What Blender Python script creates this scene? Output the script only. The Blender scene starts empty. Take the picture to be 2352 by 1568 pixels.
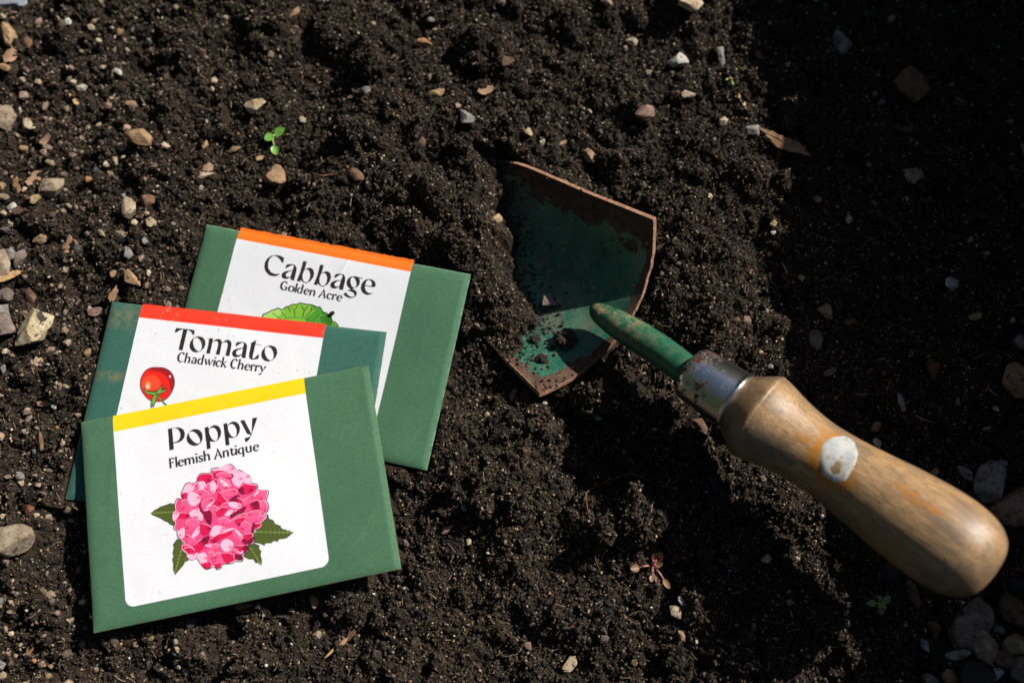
import bpy, bmesh, math, random, time
import numpy as np
from mathutils import Vector, Matrix, noise as mnoise
T0=time.time()
U=0.01                       # every coordinate below is in centimetres
sc=bpy.context.scene; COL=sc.collection
rng=np.random.default_rng(7); random.seed(7)

# ------------------------------------------------------------ camera (solved from the envelopes)
PITCH,ROLL,DIST,FPX=1.2843,-0.0143,42.78,2273.1      # FPX in pixels of a 2352 px wide picture
dv=np.array([0,math.cos(PITCH),-math.sin(PITCH)]); CAM=-dv*DIST
r0=np.array([1.,0,0]); u0=np.cross(r0,dv)
rv=r0*math.cos(ROLL)+u0*math.sin(ROLL); uv=-r0*math.sin(ROLL)+u0*math.cos(ROLL)
def ray(px,py): return dv+rv*(px-1176)/FPX-uv*(py-784)/FPX
def W(px,py,z=0.0):
    q=ray(px,py); return CAM+q*((z-CAM[2])/q[2])
def onplane(px,py,c,n):
    q=ray(px,py); return CAM+q*(((c-CAM)@n)/(q@n))
def depth(p): return (np.asarray(p)-CAM)@dv
cam=bpy.data.cameras.new('camera'); co=bpy.data.objects.new('camera',cam); COL.objects.link(co); sc.camera=co
M=Matrix(((rv[0],uv[0],-dv[0],CAM[0]*U),(rv[1],uv[1],-dv[1],CAM[1]*U),(rv[2],uv[2],-dv[2],CAM[2]*U),(0,0,0,1)))
co.matrix_world=M
cam.sensor_width=36; cam.lens=36*FPX/2352; cam.clip_start=0.01; cam.clip_end=50
cam.dof.use_dof=True; cam.dof.focus_distance=0.405; cam.dof.aperture_fstop=5.2; cam.dof.aperture_blades=9

# ------------------------------------------------------------ light
SH_AZ=math.radians(180+29); EL=math.radians(40)       # direction shadows run in, sun elevation
sd=Vector((math.cos(SH_AZ)*math.cos(EL),math.sin(SH_AZ)*math.cos(EL),-math.sin(EL)))
sun=bpy.data.lights.new('sun','SUN'); sun.energy=5.0; sun.angle=math.radians(0.53); sun.color=(1,.95,.87)
so=bpy.data.objects.new('sun',sun); COL.objects.link(so); so.rotation_euler=sd.to_track_quat('-Z','Y').to_euler(); so.location=(0.5,0.3,1)
wd=bpy.data.worlds.new('World'); sc.world=wd; wd.use_nodes=True; nt=wd.node_tree; nt.nodes.clear()
sky=nt.nodes.new('ShaderNodeTexSky'); sky.sky_type='NISHITA'; sky.sun_disc=False
sky.sun_elevation=EL; sky.sun_rotation=math.radians(90)-(SH_AZ-math.pi)   # azimuth measured clockwise from +Y
bg=nt.nodes.new('ShaderNodeBackground'); bg.inputs[1].default_value=0.05
ow=nt.nodes.new('ShaderNodeOutputWorld'); nt.links.new(sky.outputs[0],bg.inputs[0]); nt.links.new(bg.outputs[0],ow.inputs[0])
sc.view_settings.view_transform='Standard'; sc.view_settings.look='None'; sc.view_settings.exposure=0.25; sc.view_settings.gamma=1

# ------------------------------------------------------------ materials
def mat(name):
    m=bpy.data.materials.new(name); m.use_nodes=True; n=m.node_tree
    b=n.nodes['Principled BSDF']; return m,n,b
def nd(n,t,**k):
    x=n.nodes.new('ShaderNode'+t)
    for a,v in k.items(): setattr(x,a,v)
    return x
def noi(n,scale,detail=4,vec=None,rough=.6,dist=0):
    x=nd(n,'TexNoise'); x.inputs['Scale'].default_value=scale; x.inputs['Detail'].default_value=detail
    x.inputs['Roughness'].default_value=rough; x.inputs['Distortion'].default_value=dist
    if vec is not None: n.links.new(vec,x.inputs['Vector'])
    return x.outputs['Fac']
def ramp(n,fac,stops):
    x=nd(n,'ValToRGB'); n.links.new(fac,x.inputs[0]); e=x.color_ramp.elements
    while len(e)<len(stops): e.new(.5)
    for i,(p,c) in enumerate(stops):
        e[i].position=p; e[i].color=(c,c,c,1) if isinstance(c,(int,float)) else (*c,1)
    return x.outputs[0]
def mix(n,f,a,b,mode='MIX'):
    x=nd(n,'MixRGB',blend_type=mode)
    for i,v in enumerate((f,a,b)):
        if isinstance(v,(int,float)): x.inputs[i].default_value=v if i==0 else (v,v,v,1)
        elif isinstance(v,tuple): x.inputs[i].default_value=(*v,1)
        else: n.links.new(v,x.inputs[i])
    return x.outputs[0]
def bump(n,b,h,dist,st=1.0):
    x=nd(n,'Bump'); x.inputs['Distance'].default_value=dist*U; x.inputs['Strength'].default_value=st
    n.links.new(h,x.inputs['Height']); n.links.new(x.outputs[0],b.inputs['Normal'])
def attr(n,name): return nd(n,'Attribute',attribute_name=name)
def tc(n,s='Object'): return nd(n,'TexCoord').outputs[s]
def srgb(h):
    c=[int(h[i:i+2],16)/255 for i in (0,2,4)]
    return tuple(x/12.92 if x<=.04045 else ((x+.055)/1.055)**2.4 for x in c)

def soil_mat(name,rough=.62,spec=.5):
    m,n,b=mat(name); a=attr(n,'col'); v=tc(n)
    f=noi(n,1400,3,v); c=mix(n,1,a.outputs['Color'],ramp(n,f,[(.3,.55),(.7,1.5)]),'MULTIPLY')
    n.links.new(c,b.inputs['Base Color'])
    g=noi(n,3000,2,v); gl=ramp(n,g,[(.66,0.),(.70,1.)])
    n.links.new(mix(n,gl,(.9,.9,.9),(.22,.22,.22)),b.inputs['Roughness'])
    n.links.new(mix(n,gl,(spec*.3,)*3,(1.,1.,1.)),b.inputs['Specular IOR Level'])
    bump(n,b,noi(n,1800,3,v),.03,.8)
    return m
SOIL=soil_mat('moist_soil'); GRIT=soil_mat('grit_surface',.55,.5)

STONE={}; SMO=[]
def stone_mat(k):
    if k in STONE: return STONE[k]
    A,B,sp={'cream':('dac8ab','a88f70',.5),'tan':('c2a07a','8a6d50',.5),'brown':('8f6d55','5c4435',.5),
      'grey':('a8a39c','77716a',.5),'blue':('b9bec6','77808c',.5),'pink':('ad8c7c','7d6356',.5),
      'rust':('a0684a','6a4030',.5),'orange':('c49a6c','94683f',.5),'white':('e6e2d8','aaa498',.5),
      'dark':('3d3a3a','252322',.5),'mauve':('9d8a80','72625a',.5),'stonegrey':('b9a78f','8a7660',.6),
      'yellow':('cfb888','94794c',.5),'spotted':('ddd0b0','b09a72',.3)}[k]
    m,n,b=mat('stone_'+k); v=tc(n); oi=nd(n,'ObjectInfo').outputs['Random']
    vm=nd(n,'VectorMath',operation='ADD'); n.links.new(v,vm.inputs[0]); n.links.new(oi,vm.inputs[1]); v=vm.outputs[0]
    c=mix(n,ramp(n,noi(n,170,6,v,.7,.6),[(.38,0.),(.64,1.)]),srgb(A),srgb(B))
    c=mix(n,ramp(n,noi(n,900,3,v),[(.3,0.),(.7,.5)]),c,tuple(x*.55 for x in srgb(B)))
    c=mix(n,ramp(n,noi(n,420,3,v,.6),[(.58,0.),(.66,.85)]),c,(.05,.038,.029))      # soil caught in the pits
    if k=='spotted': c=mix(n,ramp(n,noi(n,190,2,v,.5,.3),[(.61,0.),(.645,.95)]),c,(.035,.033,.03))
    hv=nd(n,'HueSaturation'); n.links.new(c,hv.inputs['Color']); hv.inputs['Value'].default_value=.98
    n.links.new(hv.outputs[0],b.inputs['Base Color']); b.inputs['Roughness'].default_value=.72
    b.inputs['Specular IOR Level'].default_value=.35
    bump(n,b,noi(n,380,6,v,.8),.09,1.); STONE[k]=m; return m
def plain(name,c,rough=.6,spec=.4,nscale=300,var=.35,bd=.01):
    m,n,b=mat(name); v=tc(n); f=noi(n,nscale,5,v,.65)
    n.links.new(mix(n,1,c,ramp(n,f,[(.3,1-var),(.7,1+var)]),'MULTIPLY'),b.inputs['Base Color'])
    b.inputs['Roughness'].default_value=rough; b.inputs['Specular IOR Level'].default_value=spec
    bump(n,b,noi(n,nscale*3,4,v),bd,.6); return m

# ------------------------------------------------------------ object helpers
def tag(o,label=None,cat=None,group=None,kind=None):
    if label: o['label']=label
    if cat: o['category']=cat
    if group: o['group']=group
    if kind: o['kind']=kind
    return o
def empty(name,p=(0,0,0)):
    o=bpy.data.objects.new(name,None); COL.objects.link(o); o.location=[x*U for x in p]; o.empty_display_size=.01; return o
def obj(name,V,F,m,parent=None,origin=None,smooth=False,col=None):
    """V (n,3) cm world, F (k,3|4) array or list"""
    V=np.asarray(V,float); org=np.zeros(3) if origin is None else np.asarray(origin,float)
    me=bpy.data.meshes.new(name)
    L=(V-org)*U
    if isinstance(F,np.ndarray):
        k=F.shape[1]; me.vertices.add(len(L)); me.vertices.foreach_set('co',L.astype(np.float32).ravel())
        me.loops.add(F.size); me.loops.foreach_set('vertex_index',F.astype(np.int32).ravel())
        me.polygons.add(len(F)); me.polygons.foreach_set('loop_start',np.arange(0,F.size,k,dtype=np.int32))
        me.polygons.foreach_set('loop_total',np.full(len(F),k,np.int32))
        me.update(calc_edges=True)
    else: me.from_pydata([tuple(x) for x in L],[],[tuple(map(int,f)) for f in F]); me.update()
    me.polygons.foreach_set('use_smooth',np.full(len(me.polygons),smooth,bool))
    if col is not None:
        a=me.color_attributes.new('col','FLOAT_COLOR','POINT')
        c=np.ones((len(V),4),np.float32); c[:,:3]=col; a.data.foreach_set('color',c.ravel())
    me.materials.append(m)
    o=bpy.data.objects.new(name,me); COL.objects.link(o)
    if parent is not None:
        o.parent=parent; po=np.array(parent.location)/U
        o.location=(org-po)*U if parent.parent is None else org*U
    else: o.location=org*U
    return o
def add_attr(o,name,vals):
    a=o.data.attributes.new(name,'FLOAT','POINT'); a.data.foreach_set('value',np.asarray(vals,np.float32))
def grid_faces(nx,ny,off=0):
    i=np.arange(nx-1);j=np.arange(ny-1);I,J=np.meshgrid(i,j)
    a=(J*nx+I).ravel()+off
    return np.stack([a,a+1,a+1+nx,a+nx],1)

# ------------------------------------------------------------ numpy noise
def h2(i,j,s):
    n=(i.astype(np.int64)*374761393+j.astype(np.int64)*668265263+s*1274126177)&0xffffffff
    n=((n^(n>>13))*1274126177)&0xffffffff; n=n^(n>>16)
    return (n&0xffff)/65535.0
def vn(x,y,s):
    i=np.floor(x);j=np.floor(y);fx=x-i;fy=y-j;i=i.astype(int);j=j.astype(int)
    fx=fx*fx*(3-2*fx);fy=fy*fy*(3-2*fy)
    return (h2(i,j,s)*(1-fx)+h2(i+1,j,s)*fx)*(1-fy)+(h2(i,j+1,s)*(1-fx)+h2(i+1,j+1,s)*fx)*fy-.5
def fbm(x,y,s,o=4,g=.5,lac=2.03):
    t=0;a=1
    for k in range(o):
        c,sn=math.cos(k*1.3),math.sin(k*1.3)
        t=t+a*vn(x*c-y*sn,x*sn+y*c,s+k*17); a*=g; x=x*lac;y=y*lac
    return t

# ------------------------------------------------------------ envelope frames
ENV={'poppy':(-11.1189,-6.5743,.1873,.0038,-.0529,1.3176),'cabbage':(-8.4886,-.1085,-.2303,.0488,.1216,.4406),'tomato':(-11.818,-3.1898,-.1344,.0172,.0166,.7563)}
EW,EH=12.0,8.504
def eframe(n):
    x,y,rot,ta,tb,z=ENV[n]
    ex=np.array([math.cos(rot),math.sin(rot),ta]); ex/=np.linalg.norm(ex)
    ey=np.array([-math.sin(rot),math.cos(rot),tb]); ey-=ex*(ex@ey); ey/=np.linalg.norm(ey)
    return np.array([x,y,z]),ex,ey,np.cross(ex,ey)
FR={k:eframe(k) for k in ENV}
def bow(n,u,v):
    s={'poppy':3,'cabbage':11,'tomato':23}[n]
    a={'poppy':.035,'cabbage':.05,'tomato':.03}[n]
    z=a*2.6*fbm(u*.22+s,v*.22,s,2)+.014*fbm(u*1.1,v*1.1,s+5,2)
    for (cu,cv,an,am) in {'poppy':((4.6,-2.6,.9,.02),(-4.9,1.5,1.5,.012),(1.5,3.4,.25,.010)),'cabbage':((-4.9,2.4,1.2,.02),(4.6,.5,1.45,.014),(.6,3.6,1.3,.02)),'tomato':((-4.8,2.6,.4,.014),(4.6,1.8,1.3,.018),(-.5,3.9,1.5,.012))}[n]:
        dd=(u-cu)*math.sin(an)-(v-cv)*math.cos(an)+.15*fbm(v*.8,u*.8,s+9,2); al=(u-cu)*math.cos(an)+(v-cv)*math.sin(an)
        z=z+am*np.exp(-np.abs(dd)/.09)*np.exp(-(al/1.6)**2)
    return z
def esurf(n,u,v,dz=0):
    c,ex,ey,ez=FR[n]
    uu=np.clip(np.abs(u)/(EW/2),0,1); vv=np.clip(np.abs(v)/(EH/2),0,1)
    fold=np.clip((EW/2-u)/.26,0,1);fold=fold*fold*(3-2*fold)
    z=.11*(1-vv**26)*(1-np.where(u<0,uu,0)**40)*fold+bow(n,u,v)+dz
    return c+u[...,None]*ex+v[...,None]*ey+z[...,None]*ez

# ------------------------------------------------------------ trowel blade surface
BS=np.array([4.887,.365,.788]); BAZ,BPIT,BRL,BR,BHW,BB,BTAP=2.42,.293,.337,5.191,4.289,.637,.022
bt=np.array([math.cos(BAZ)*math.cos(BPIT),math.sin(BAZ)*math.cos(BPIT),-math.sin(BPIT)])
_w=np.cross(bt,[0,0,1.]);_w/=np.linalg.norm(_w);_n=np.cross(_w,bt)
bw=_w*math.cos(BRL)+_n*math.sin(BRL); bn=-_w*math.sin(BRL)+_n*math.cos(BRL)
BLEN=12.5
def blade(s,u,off=0):
    h=BHW*(1-BTAP*s)*u
    k=np.clip((s-7)/(BLEN-7),0,1); h=h*np.sqrt(np.clip(1-k**2.2,0,1))        # pointed, rounded tip (buried)
    dep=BR-np.sqrt(np.clip(BR*BR-h*h,1e-6,None))
    ss=s+BB*(u*u)*np.clip(1-s/4,0,1)
    P=BS+ss[...,None]*bt+h[...,None]*bw+dep[...,None]*bn
    if np.any(off):
        ang=h/BR; nn=-np.sin(ang)[...,None]*bw+np.sqrt(1-np.clip(ang,-.95,.95)**2)[...,None]*bn
        P=P+nn*off
    return P

# ------------------------------------------------------------ ground height field
X0,X1,Y0,Y1,ST=-30.5,28.5,-20.5,22.,.036
nx=int((X1-X0)/ST)+1; ny=int((Y1-Y0)/ST)+1
gx=X0+np.arange(nx)*ST; gy=Y0+np.arange(ny)*ST
GX,GY=np.meshgrid(gx,gy)
def gb(px,py,sx,sy,h,ang=0):
    """smooth rise or hollow centred where picture point px,py meets the ground; sizes in cm"""
    c=W(px,py); a=math.radians(-ang); dx=GX-c[0];dy=GY-c[1]
    p=dx*math.cos(a)+dy*math.sin(a);q=-dx*math.sin(a)+dy*math.cos(a)
    return h*np.exp(-((p/sx)**2+(q/sy)**2))
H=.5*fbm(GX*.13,GY*.13,5,3)
H+=.9*fbm(GX*.45+3,GY*.45,31,3,.5)
for a in [(930,440,3.3,2.6,1.5,10),(1080,300,3,2.2,.9,0),(1130,600,1.8,2.4,1.3,0),(1120,740,1.4,1.6,.8,0),
          (650,430,1.2,2.6,-.9,20),(1000,400,1.0,1.2,-1.3,30),(400,130,3,1.2,-.7,-20),(1300,180,4,2,.5,0),
          (1620,480,2.4,4.5,.9,10),(1640,750,2.2,2.2,.8,0),(1500,960,2.2,1.0,.7,30),(1330,960,1.3,1.0,-.8,0),
          (1400,1060,2.4,1.4,-.8,30),(1370,1210,2.2,1.1,1.2,10),(1480,1180,.8,1.6,.9,70),(1560,1290,1.2,1.6,-.9,20),
          (1150,1180,2.0,2.0,.5,0),(1300,1420,4,1.6,.5,10),(1700,1480,2.5,1.2,.8,30),(1790,1180,1.6,1.1,.9,35),
          (2050,600,5,9,-.6,0),(1760,1390,3,2.2,1.0,30),(100,1350,3,3,.3,0),(60,700,3,8,.3,0),(1750,1400,1.4,1.4,-.4,0)]: H+=gb(*a)
# clod layers: overlapping rounded lumps
def splat(H,N,rlo,rhi,sq,sink,seed,pw=2.0,pe=.5):
    r_=np.random.default_rng(seed)
    xs=r_.uniform(-27,26,N); ys=r_.uniform(-16.5,19.5,N); rs=rlo+(rhi-rlo)*r_.random(N)**pw
    e=r_.uniform(.7,1.35,N); an=r_.uniform(0,3.14,N); kk=r_.uniform(-.55,.25,N)
    N2=int(N*1.3); x2=r_.uniform(X0+.6,X1-.6,N2); y2=r_.uniform(Y0+.6,Y1-.6,N2); q=(x2<-27)|(x2>26)|(y2<-16.5)|(y2>19.5); N2=int(q.sum())   # the margin round the picture
    xs=np.r_[xs,x2[q]];ys=np.r_[ys,y2[q]];rs=np.r_[rs,rlo+(rhi-rlo)*r_.random(N2)**pw];e=np.r_[e,r_.uniform(.7,1.35,N2)];an=np.r_[an,r_.uniform(0,3.14,N2)];kk=np.r_[kk,r_.uniform(-.55,.25,N2)]
    for x,y,r,el,a,k in zip(xs,ys,rs,e,an,kk):
        R=r*1.4; i0=max(int((x-R-X0)/ST),0);i1=min(int((x+R-X0)/ST)+2,nx);j0=max(int((y-R-Y0)/ST),0);j1=min(int((y+R-Y0)/ST)+2,ny)
        ic=int((x-X0)/ST);jc=int((y-Y0)/ST)
        dx=gx[i0:i1][None]-x;dy=gy[j0:j1][:,None]-y
        c,s=math.cos(a),math.sin(a);p=(dx*c+dy*s)*el;q=(-dx*s+dy*c)/el
        d2=(p*p+q*q)/(r*r)
        cap=H[jc,ic]+r*((k-.25)*sink)+r*sq*np.clip(1-d2,0,1)**pe
        w=H[j0:j1,i0:i1]; np.maximum(w,np.where(d2<1,cap,-99),out=w)
splat(H,460,.5,1.25,.9,1.0,1,2.4,.8)
H+=.34*fbm(GX*1.6,GY*1.6,77,3,.6)
splat(H,4800,.14,.46,1.0,1.0,2,2.4,.65)
H+=.11*fbm(GX*4.2,GY*4.2,99,3,.6)
HB=H.copy()
splat(H,48000,.05,.17,.9,.9,3,2.2)
H+=.045*fbm(GX*12,GY*12,123,2,.7)
_md=float(np.median(H))-.25; H-=_md; HB-=_md; print('median',_md)

def sdist(GXs,GYs,poly):
    """distance to a polyline, signed: positive on the left of its direction"""
    best=np.full(GXs.shape,1e9); sg=np.ones(GXs.shape)
    for (x0,y0),(x1,y1) in zip(poly[:-1],poly[1:]):
        ex,ey=x1-x0,y1-y0;L=ex*ex+ey*ey
        t=np.clip(((GXs-x0)*ex+(GYs-y0)*ey)/L,0,1);dx=GXs-(x0+t*ex);dy=GYs-(y0+t*ey);d=np.hypot(dx,dy)
        m=d<best;best=np.where(m,d,best);sg=np.where(m,np.sign(ex*dy-ey*dx),sg)
    return best*sg
# pile of soil lying over the sunken half of the blade
PB=[(1100,300,.3),(1137,344,.25),(1150,400,.3),(1158,470,.5),(1190,528,.8),(1176,560,.9),(1185,620,1.0),(1225,680,1.0),(1232,727,1.0),(1196,752,.9),(1198,785,.8),(1160,812,.7),(1110,880,.6)]
PBW=[tuple(W(a,b,z)[:2]) for a,b,z in PB][::-1]
S_,U_=np.meshgrid(np.linspace(0,BLEN*.995,700),np.linspace(-1,1,700))
bp=blade(S_,U_).reshape(-1,3)
ii=np.round((bp[:,0]-X0)/ST).astype(int);jj=np.round((bp[:,1]-Y0)/ST).astype(int)
ZB=np.full(H.shape,1e9);np.minimum.at(ZB,(jj,ii),bp[:,2])
foot=ZB<1e8
f2=foot.copy()
for k in range(9):     # widen the footprint a little so nothing pokes through the rim
    g=f2.copy();g[1:]|=f2[:-1];g[:-1]|=f2[1:];g[:,1:]|=f2[:,:-1];g[:,:-1]|=f2[:,1:]
    zz=ZB.copy()
    for a,b in ((slice(1,None),slice(None,-1)),(slice(None,-1),slice(1,None))):
        zz[a]=np.minimum(zz[a],ZB[b]); zz[:,a]=np.minimum(zz[:,a],ZB[:,b])
    ZB=np.where(foot|f2,ZB,zz); f2=g
SD=sdist(GX,GY,PBW)+.35*fbm(GX*1.3,GY*1.3,71,3,.6)                       # positive on the tip side
fy_,fx_=np.where(f2); 
d=SD[f2]; zb=ZB[f2]; hh=H[f2]; rough=hh-HB[f2]; low=HB[f2]
ins=foot[f2]
under=np.minimum(hh,zb-.35)
over=np.maximum(zb+.10+.45*np.clip(d,0,1.1)*(d<3)+rough+.5*np.clip(d,0,1)*fbm(GX[f2]*1.1,GY[f2]*1.1,61,3),np.minimum(hh,zb+.15+2.2*d))
over=np.where((zb>1.2)&~ins,hh,over)
H[f2]=np.where((d>0)&ins,over,np.where(d>0,hh,under))
# ease the soil between its free level and the pile
# press the soil flat under the envelopes
EMASK=np.zeros(H.shape,bool)
for n in ENV:
    c,ex,ey,ez=FR[n]
    un=(GX-c[0])*ex[0]+(GY-c[1])*ex[1]; vv=(GX-c[0])*ey[0]+(GY-c[1])*ey[1]
    m=(np.abs(un)<EW/2+.06)&(np.abs(vv)<EH/2+.06)
    pl=c[2]-(ez[0]*(GX-c[0])+ez[1]*(GY-c[1]))/ez[2]
    H=np.where(m,np.minimum(H,pl-.28),H)
    near=(np.abs(un)<EW/2+.9)&(np.abs(vv)<EH/2+.9)&~m
    H=np.where(near,np.minimum(H,pl+.0+.25*np.clip(np.maximum(np.abs(un)-EW/2,np.abs(vv)-EH/2),0,1)),H)
    EMASK|=(np.abs(un)<EW/2+.12)&(np.abs(vv)<EH/2+.12)
def hz(x,y):
    i=np.clip(((np.asarray(x)-X0)/ST).astype(int),0,nx-1);j=np.clip(((np.asarray(y)-Y0)/ST).astype(int),0,ny-1);return H[j,i]
def G(px,py):
    """point of the soil surface seen at a picture position"""
    z=0.
    for _ in range(6): p=W(px,py,z); z=.5*z+.5*float(hz(p[0],p[1]))
    p=W(px,py,z); p[2]=float(hz(p[0],p[1])); return p
print('field',round(time.time()-T0,1))
# one sheet: dense where the photograph looks, stretched out to the far edges
ext=np.r_[np.full(40,.2),np.full(30,.5),1,1.5,3,6,12,25,50,100,200.]
ext=np.cumsum(ext)
ax=np.concatenate([X0-ext[::-1],gx,X1+ext]);ay=np.concatenate([Y0-ext[::-1],gy,Y1+ext])
ne=len(ext);HP=np.pad(H,ne,mode='edge')
dec=np.concatenate([np.linspace(0,1,ne),np.ones(nx),np.linspace(1,0,ne)])[None]*np.concatenate([np.linspace(0,1,ne),np.ones(ny),np.linspace(1,0,ne)])[:,None]
AX,AY=np.meshgrid(ax,ay)
OUTM=(AX<X0)|(AX>X1)|(AY<Y0)|(AY>Y1)
HP=np.where(OUTM,.3+.9*fbm(AX*.45+3,AY*.45,31,3,.5)+.45*fbm(AX*1.6,AY*1.6,77,3,.6),HP)
GV=np.stack([AX.ravel(),AY.ravel(),(HP*dec).ravel()],1)
t=fbm(AX*3,AY*3,9,3,.7).ravel(); t2=fbm(AX*.35,AY*.35,10,3).ravel()
base=np.array([.026,.0188,.0132])
gc=base[None]*(1+1.0*t[:,None]+.35*t2[:,None]); gc=np.clip(gc,.010,.2)
rr=vn(AX*9,AY*9,3).ravel(); gc[rr>.44]=np.array([.11,.085,.06])
soil=obj('soil',GV,grid_faces(len(ax),len(ay)),SOIL,col=gc)
tag(soil,'dark moist crumbly garden soil',None,kind='structure')
print('ground',len(GV),round(time.time()-T0,1))

# ------------------------------------------------------------ crumbs and grit (nobody could count them)
bm=bmesh.new();bmesh.ops.create_icosphere(bm,subdivisions=1,radius=1)
IV=np.array([v.co[:] for v in bm.verts]);IF=np.array([[v.index for v in f.verts] for f in bm.faces]);bm.free()
bm=bmesh.new();bmesh.ops.create_icosphere(bm,subdivisions=2,radius=1)
IV2=np.array([v.co[:] for v in bm.verts]);IF2=np.array([[v.index for v in f.verts] for f in bm.faces]);bm.free()
def lumps(name,P,R,C,m,jit=.35,V0=IV,F0=IF,flat=(.6,1.),parent=None):
    n=len(P);k=len(V0)
    V=V0[None]*(1+jit*(rng.random((n,k,1))-.5)*2)
    V=V*np.stack([rng.uniform(.7,1.3,n),rng.uniform(.7,1.3,n),rng.uniform(*flat,n)],1)[:,None]
    q=rng.normal(size=(n,4));q/=np.linalg.norm(q,axis=1)[:,None];w,x,y,z=q.T
    Rm=np.stack([1-2*(y*y+z*z),2*(x*y-z*w),2*(x*z+y*w),2*(x*y+z*w),1-2*(x*x+z*z),2*(y*z-x*w),2*(x*z-y*w),2*(y*z+x*w),1-2*(x*x+y*y)],1).reshape(n,3,3)
    V=np.einsum('nij,nkj->nki',Rm,V)*R[:,None,None]+P[:,None]
    F=(F0[None]+(np.arange(n)*k)[:,None,None]).reshape(-1,3)
    return obj(name,V.reshape(-1,3),F,m,col=np.repeat(C,k,axis=0),parent=parent)
def sites(N,xlo=-30.2,xhi=28.2,ylo=-20.2,yhi=21.7):
    N=int(N*1.39)
    x=rng.uniform(xlo,xhi,N);y=rng.uniform(ylo,yhi,N)
    i=((x-X0)/ST).astype(int);j=((y-Y0)/ST).astype(int)
    ok=~EMASK[j,i]&~(f2[j,i]&(SD[j,i]<.05))
    return x[ok],y[ok]
print('crumbs',round(time.time()-T0,1))
# ------------------------------------------------------------ printed paper: art rasterised into a colour attribute
def catmull(P,k=4):
    P=np.asarray(P,float);n=len(P);out=[]
    for i in range(n):
        a,b,c,d=P[i-1],P[i],P[(i+1)%n],P[(i+2)%n]
        for j in range(k):
            t=j/k;out.append(.5*((2*b)+(-a+c)*t+(2*a-5*b+4*c-d)*t*t+(-a+3*b-3*c+d)*t**3))
    return np.array(out)
class Paper:
    """canvas over an envelope's plane; u right, v up, in cm from the envelope's centre"""
    def __init__(s,env,u0,u1,v0,v1,step,base):
        s.env=env;s.nx=int((u1-u0)/step)+1;s.ny=int((v1-v0)/step)+1
        s.u=np.linspace(u0,u1,s.nx);s.v=np.linspace(v0,v1,s.ny);s.S=2
        s.hu=np.linspace(u0,u1,s.nx*2);s.hv=np.linspace(v0,v1,s.ny*2)
        s.A=np.empty((s.ny*2,s.nx*2,3),np.float32);s.A[:]=base
        s.c,s.ex,s.ey,s.ez=FR[env];s.c=s.c+s.ez*.12
    def pic(s,P,z=None):
        """zoom pixels -> plane coordinates; z=(x0,y0,scale) in source pixels"""
        out=[]
        for x,y in P:
            if z: x,y=(z[0]+x*z[2])*2352/4096,(z[1]+y*z[2])*2352/4096
            q=onplane(x,y,s.c,s.ez)-s.c;out.append((q@s.ex,q@s.ey))
        return np.array(out)
    def mask(s,loops):
        allp=np.concatenate(loops);mn=allp.min(0);mx=allp.max(0)
        i0,i1=np.searchsorted(s.hu,[mn[0],mx[0]]);j0,j1=np.searchsorted(s.hv,[mn[1],mx[1]])
        i0=max(i0-1,0);j0=max(j0-1,0);i1+=1;j1+=1
        u=s.hu[i0:i1];v=s.hv[j0:j1];m=np.zeros((len(v),len(u)),bool)
        for L in loops:
            Q=np.roll(L,-1,0)
            for (ax_,ay_),(bx_,by_) in zip(L,Q):
                if ay_==by_: continue
                rows=((ay_>v)!=(by_>v))
                if not rows.any(): continue
                xc=ax_+(v[rows]-ay_)*(bx_-ax_)/(by_-ay_)
                m[rows]^=(u[None]<xc[:,None])
        return (slice(j0,j1),slice(i0,i1)),m
    def fill(s,loops,col,a=1.):
        sl,m=s.mask(loops);w=s.A[sl];w[m]=w[m]*(1-a)+np.asarray(col,np.float32)*a
    def smooth(s,P,col,z=None,k=4): s.fill([catmull(s.pic(P,z),k)],col)
    def stroke(s,P,wd,col,closed=False):
        P=np.asarray(P,float);wd=np.broadcast_to(wd,len(P)).astype(float)
        if closed: P=np.concatenate([P,P[:1]]);wd=np.append(wd,wd[0])
        for a,b,wa,wb in zip(P[:-1],P[1:],wd[:-1],wd[1:]):
            e=b-a;L=np.hypot(*e)
            if L<1e-6: continue
            n=np.array([-e[1],e[0]])/L;e=e/L
            s.fill([np.array([a+n*wa/2-e*wa*.15,b+n*wb/2+e*wb*.15,b-n*wb/2+e*wb*.15,a-n*wa/2-e*wa*.15])],col)
    def done(s):
        A=s.A.reshape(s.ny,2,s.nx,2,3).mean((1,3));return A.reshape(-1,3)
INK=(.022,.020,.024)
def curve(P,k=5):
    """open Catmull-Rom through (x,y,w)"""
    P=np.asarray(P,float)
    if len(P)<3: return P
    P=np.concatenate([P[:1]*2-P[1:2],P,P[-1:]*2-P[-2:-1]]);out=[]
    for i in range(1,len(P)-2):
        a,b,c,d=P[i-1:i+3]
        for j in range(k):
            t=j/k;out.append(.5*((2*b)+(-a+c)*t+(2*a-5*b+4*c-d)*t*t+(-a+3*b-3*c+d)*t**3))
    out.append(P[-2]);return np.array(out)
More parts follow.
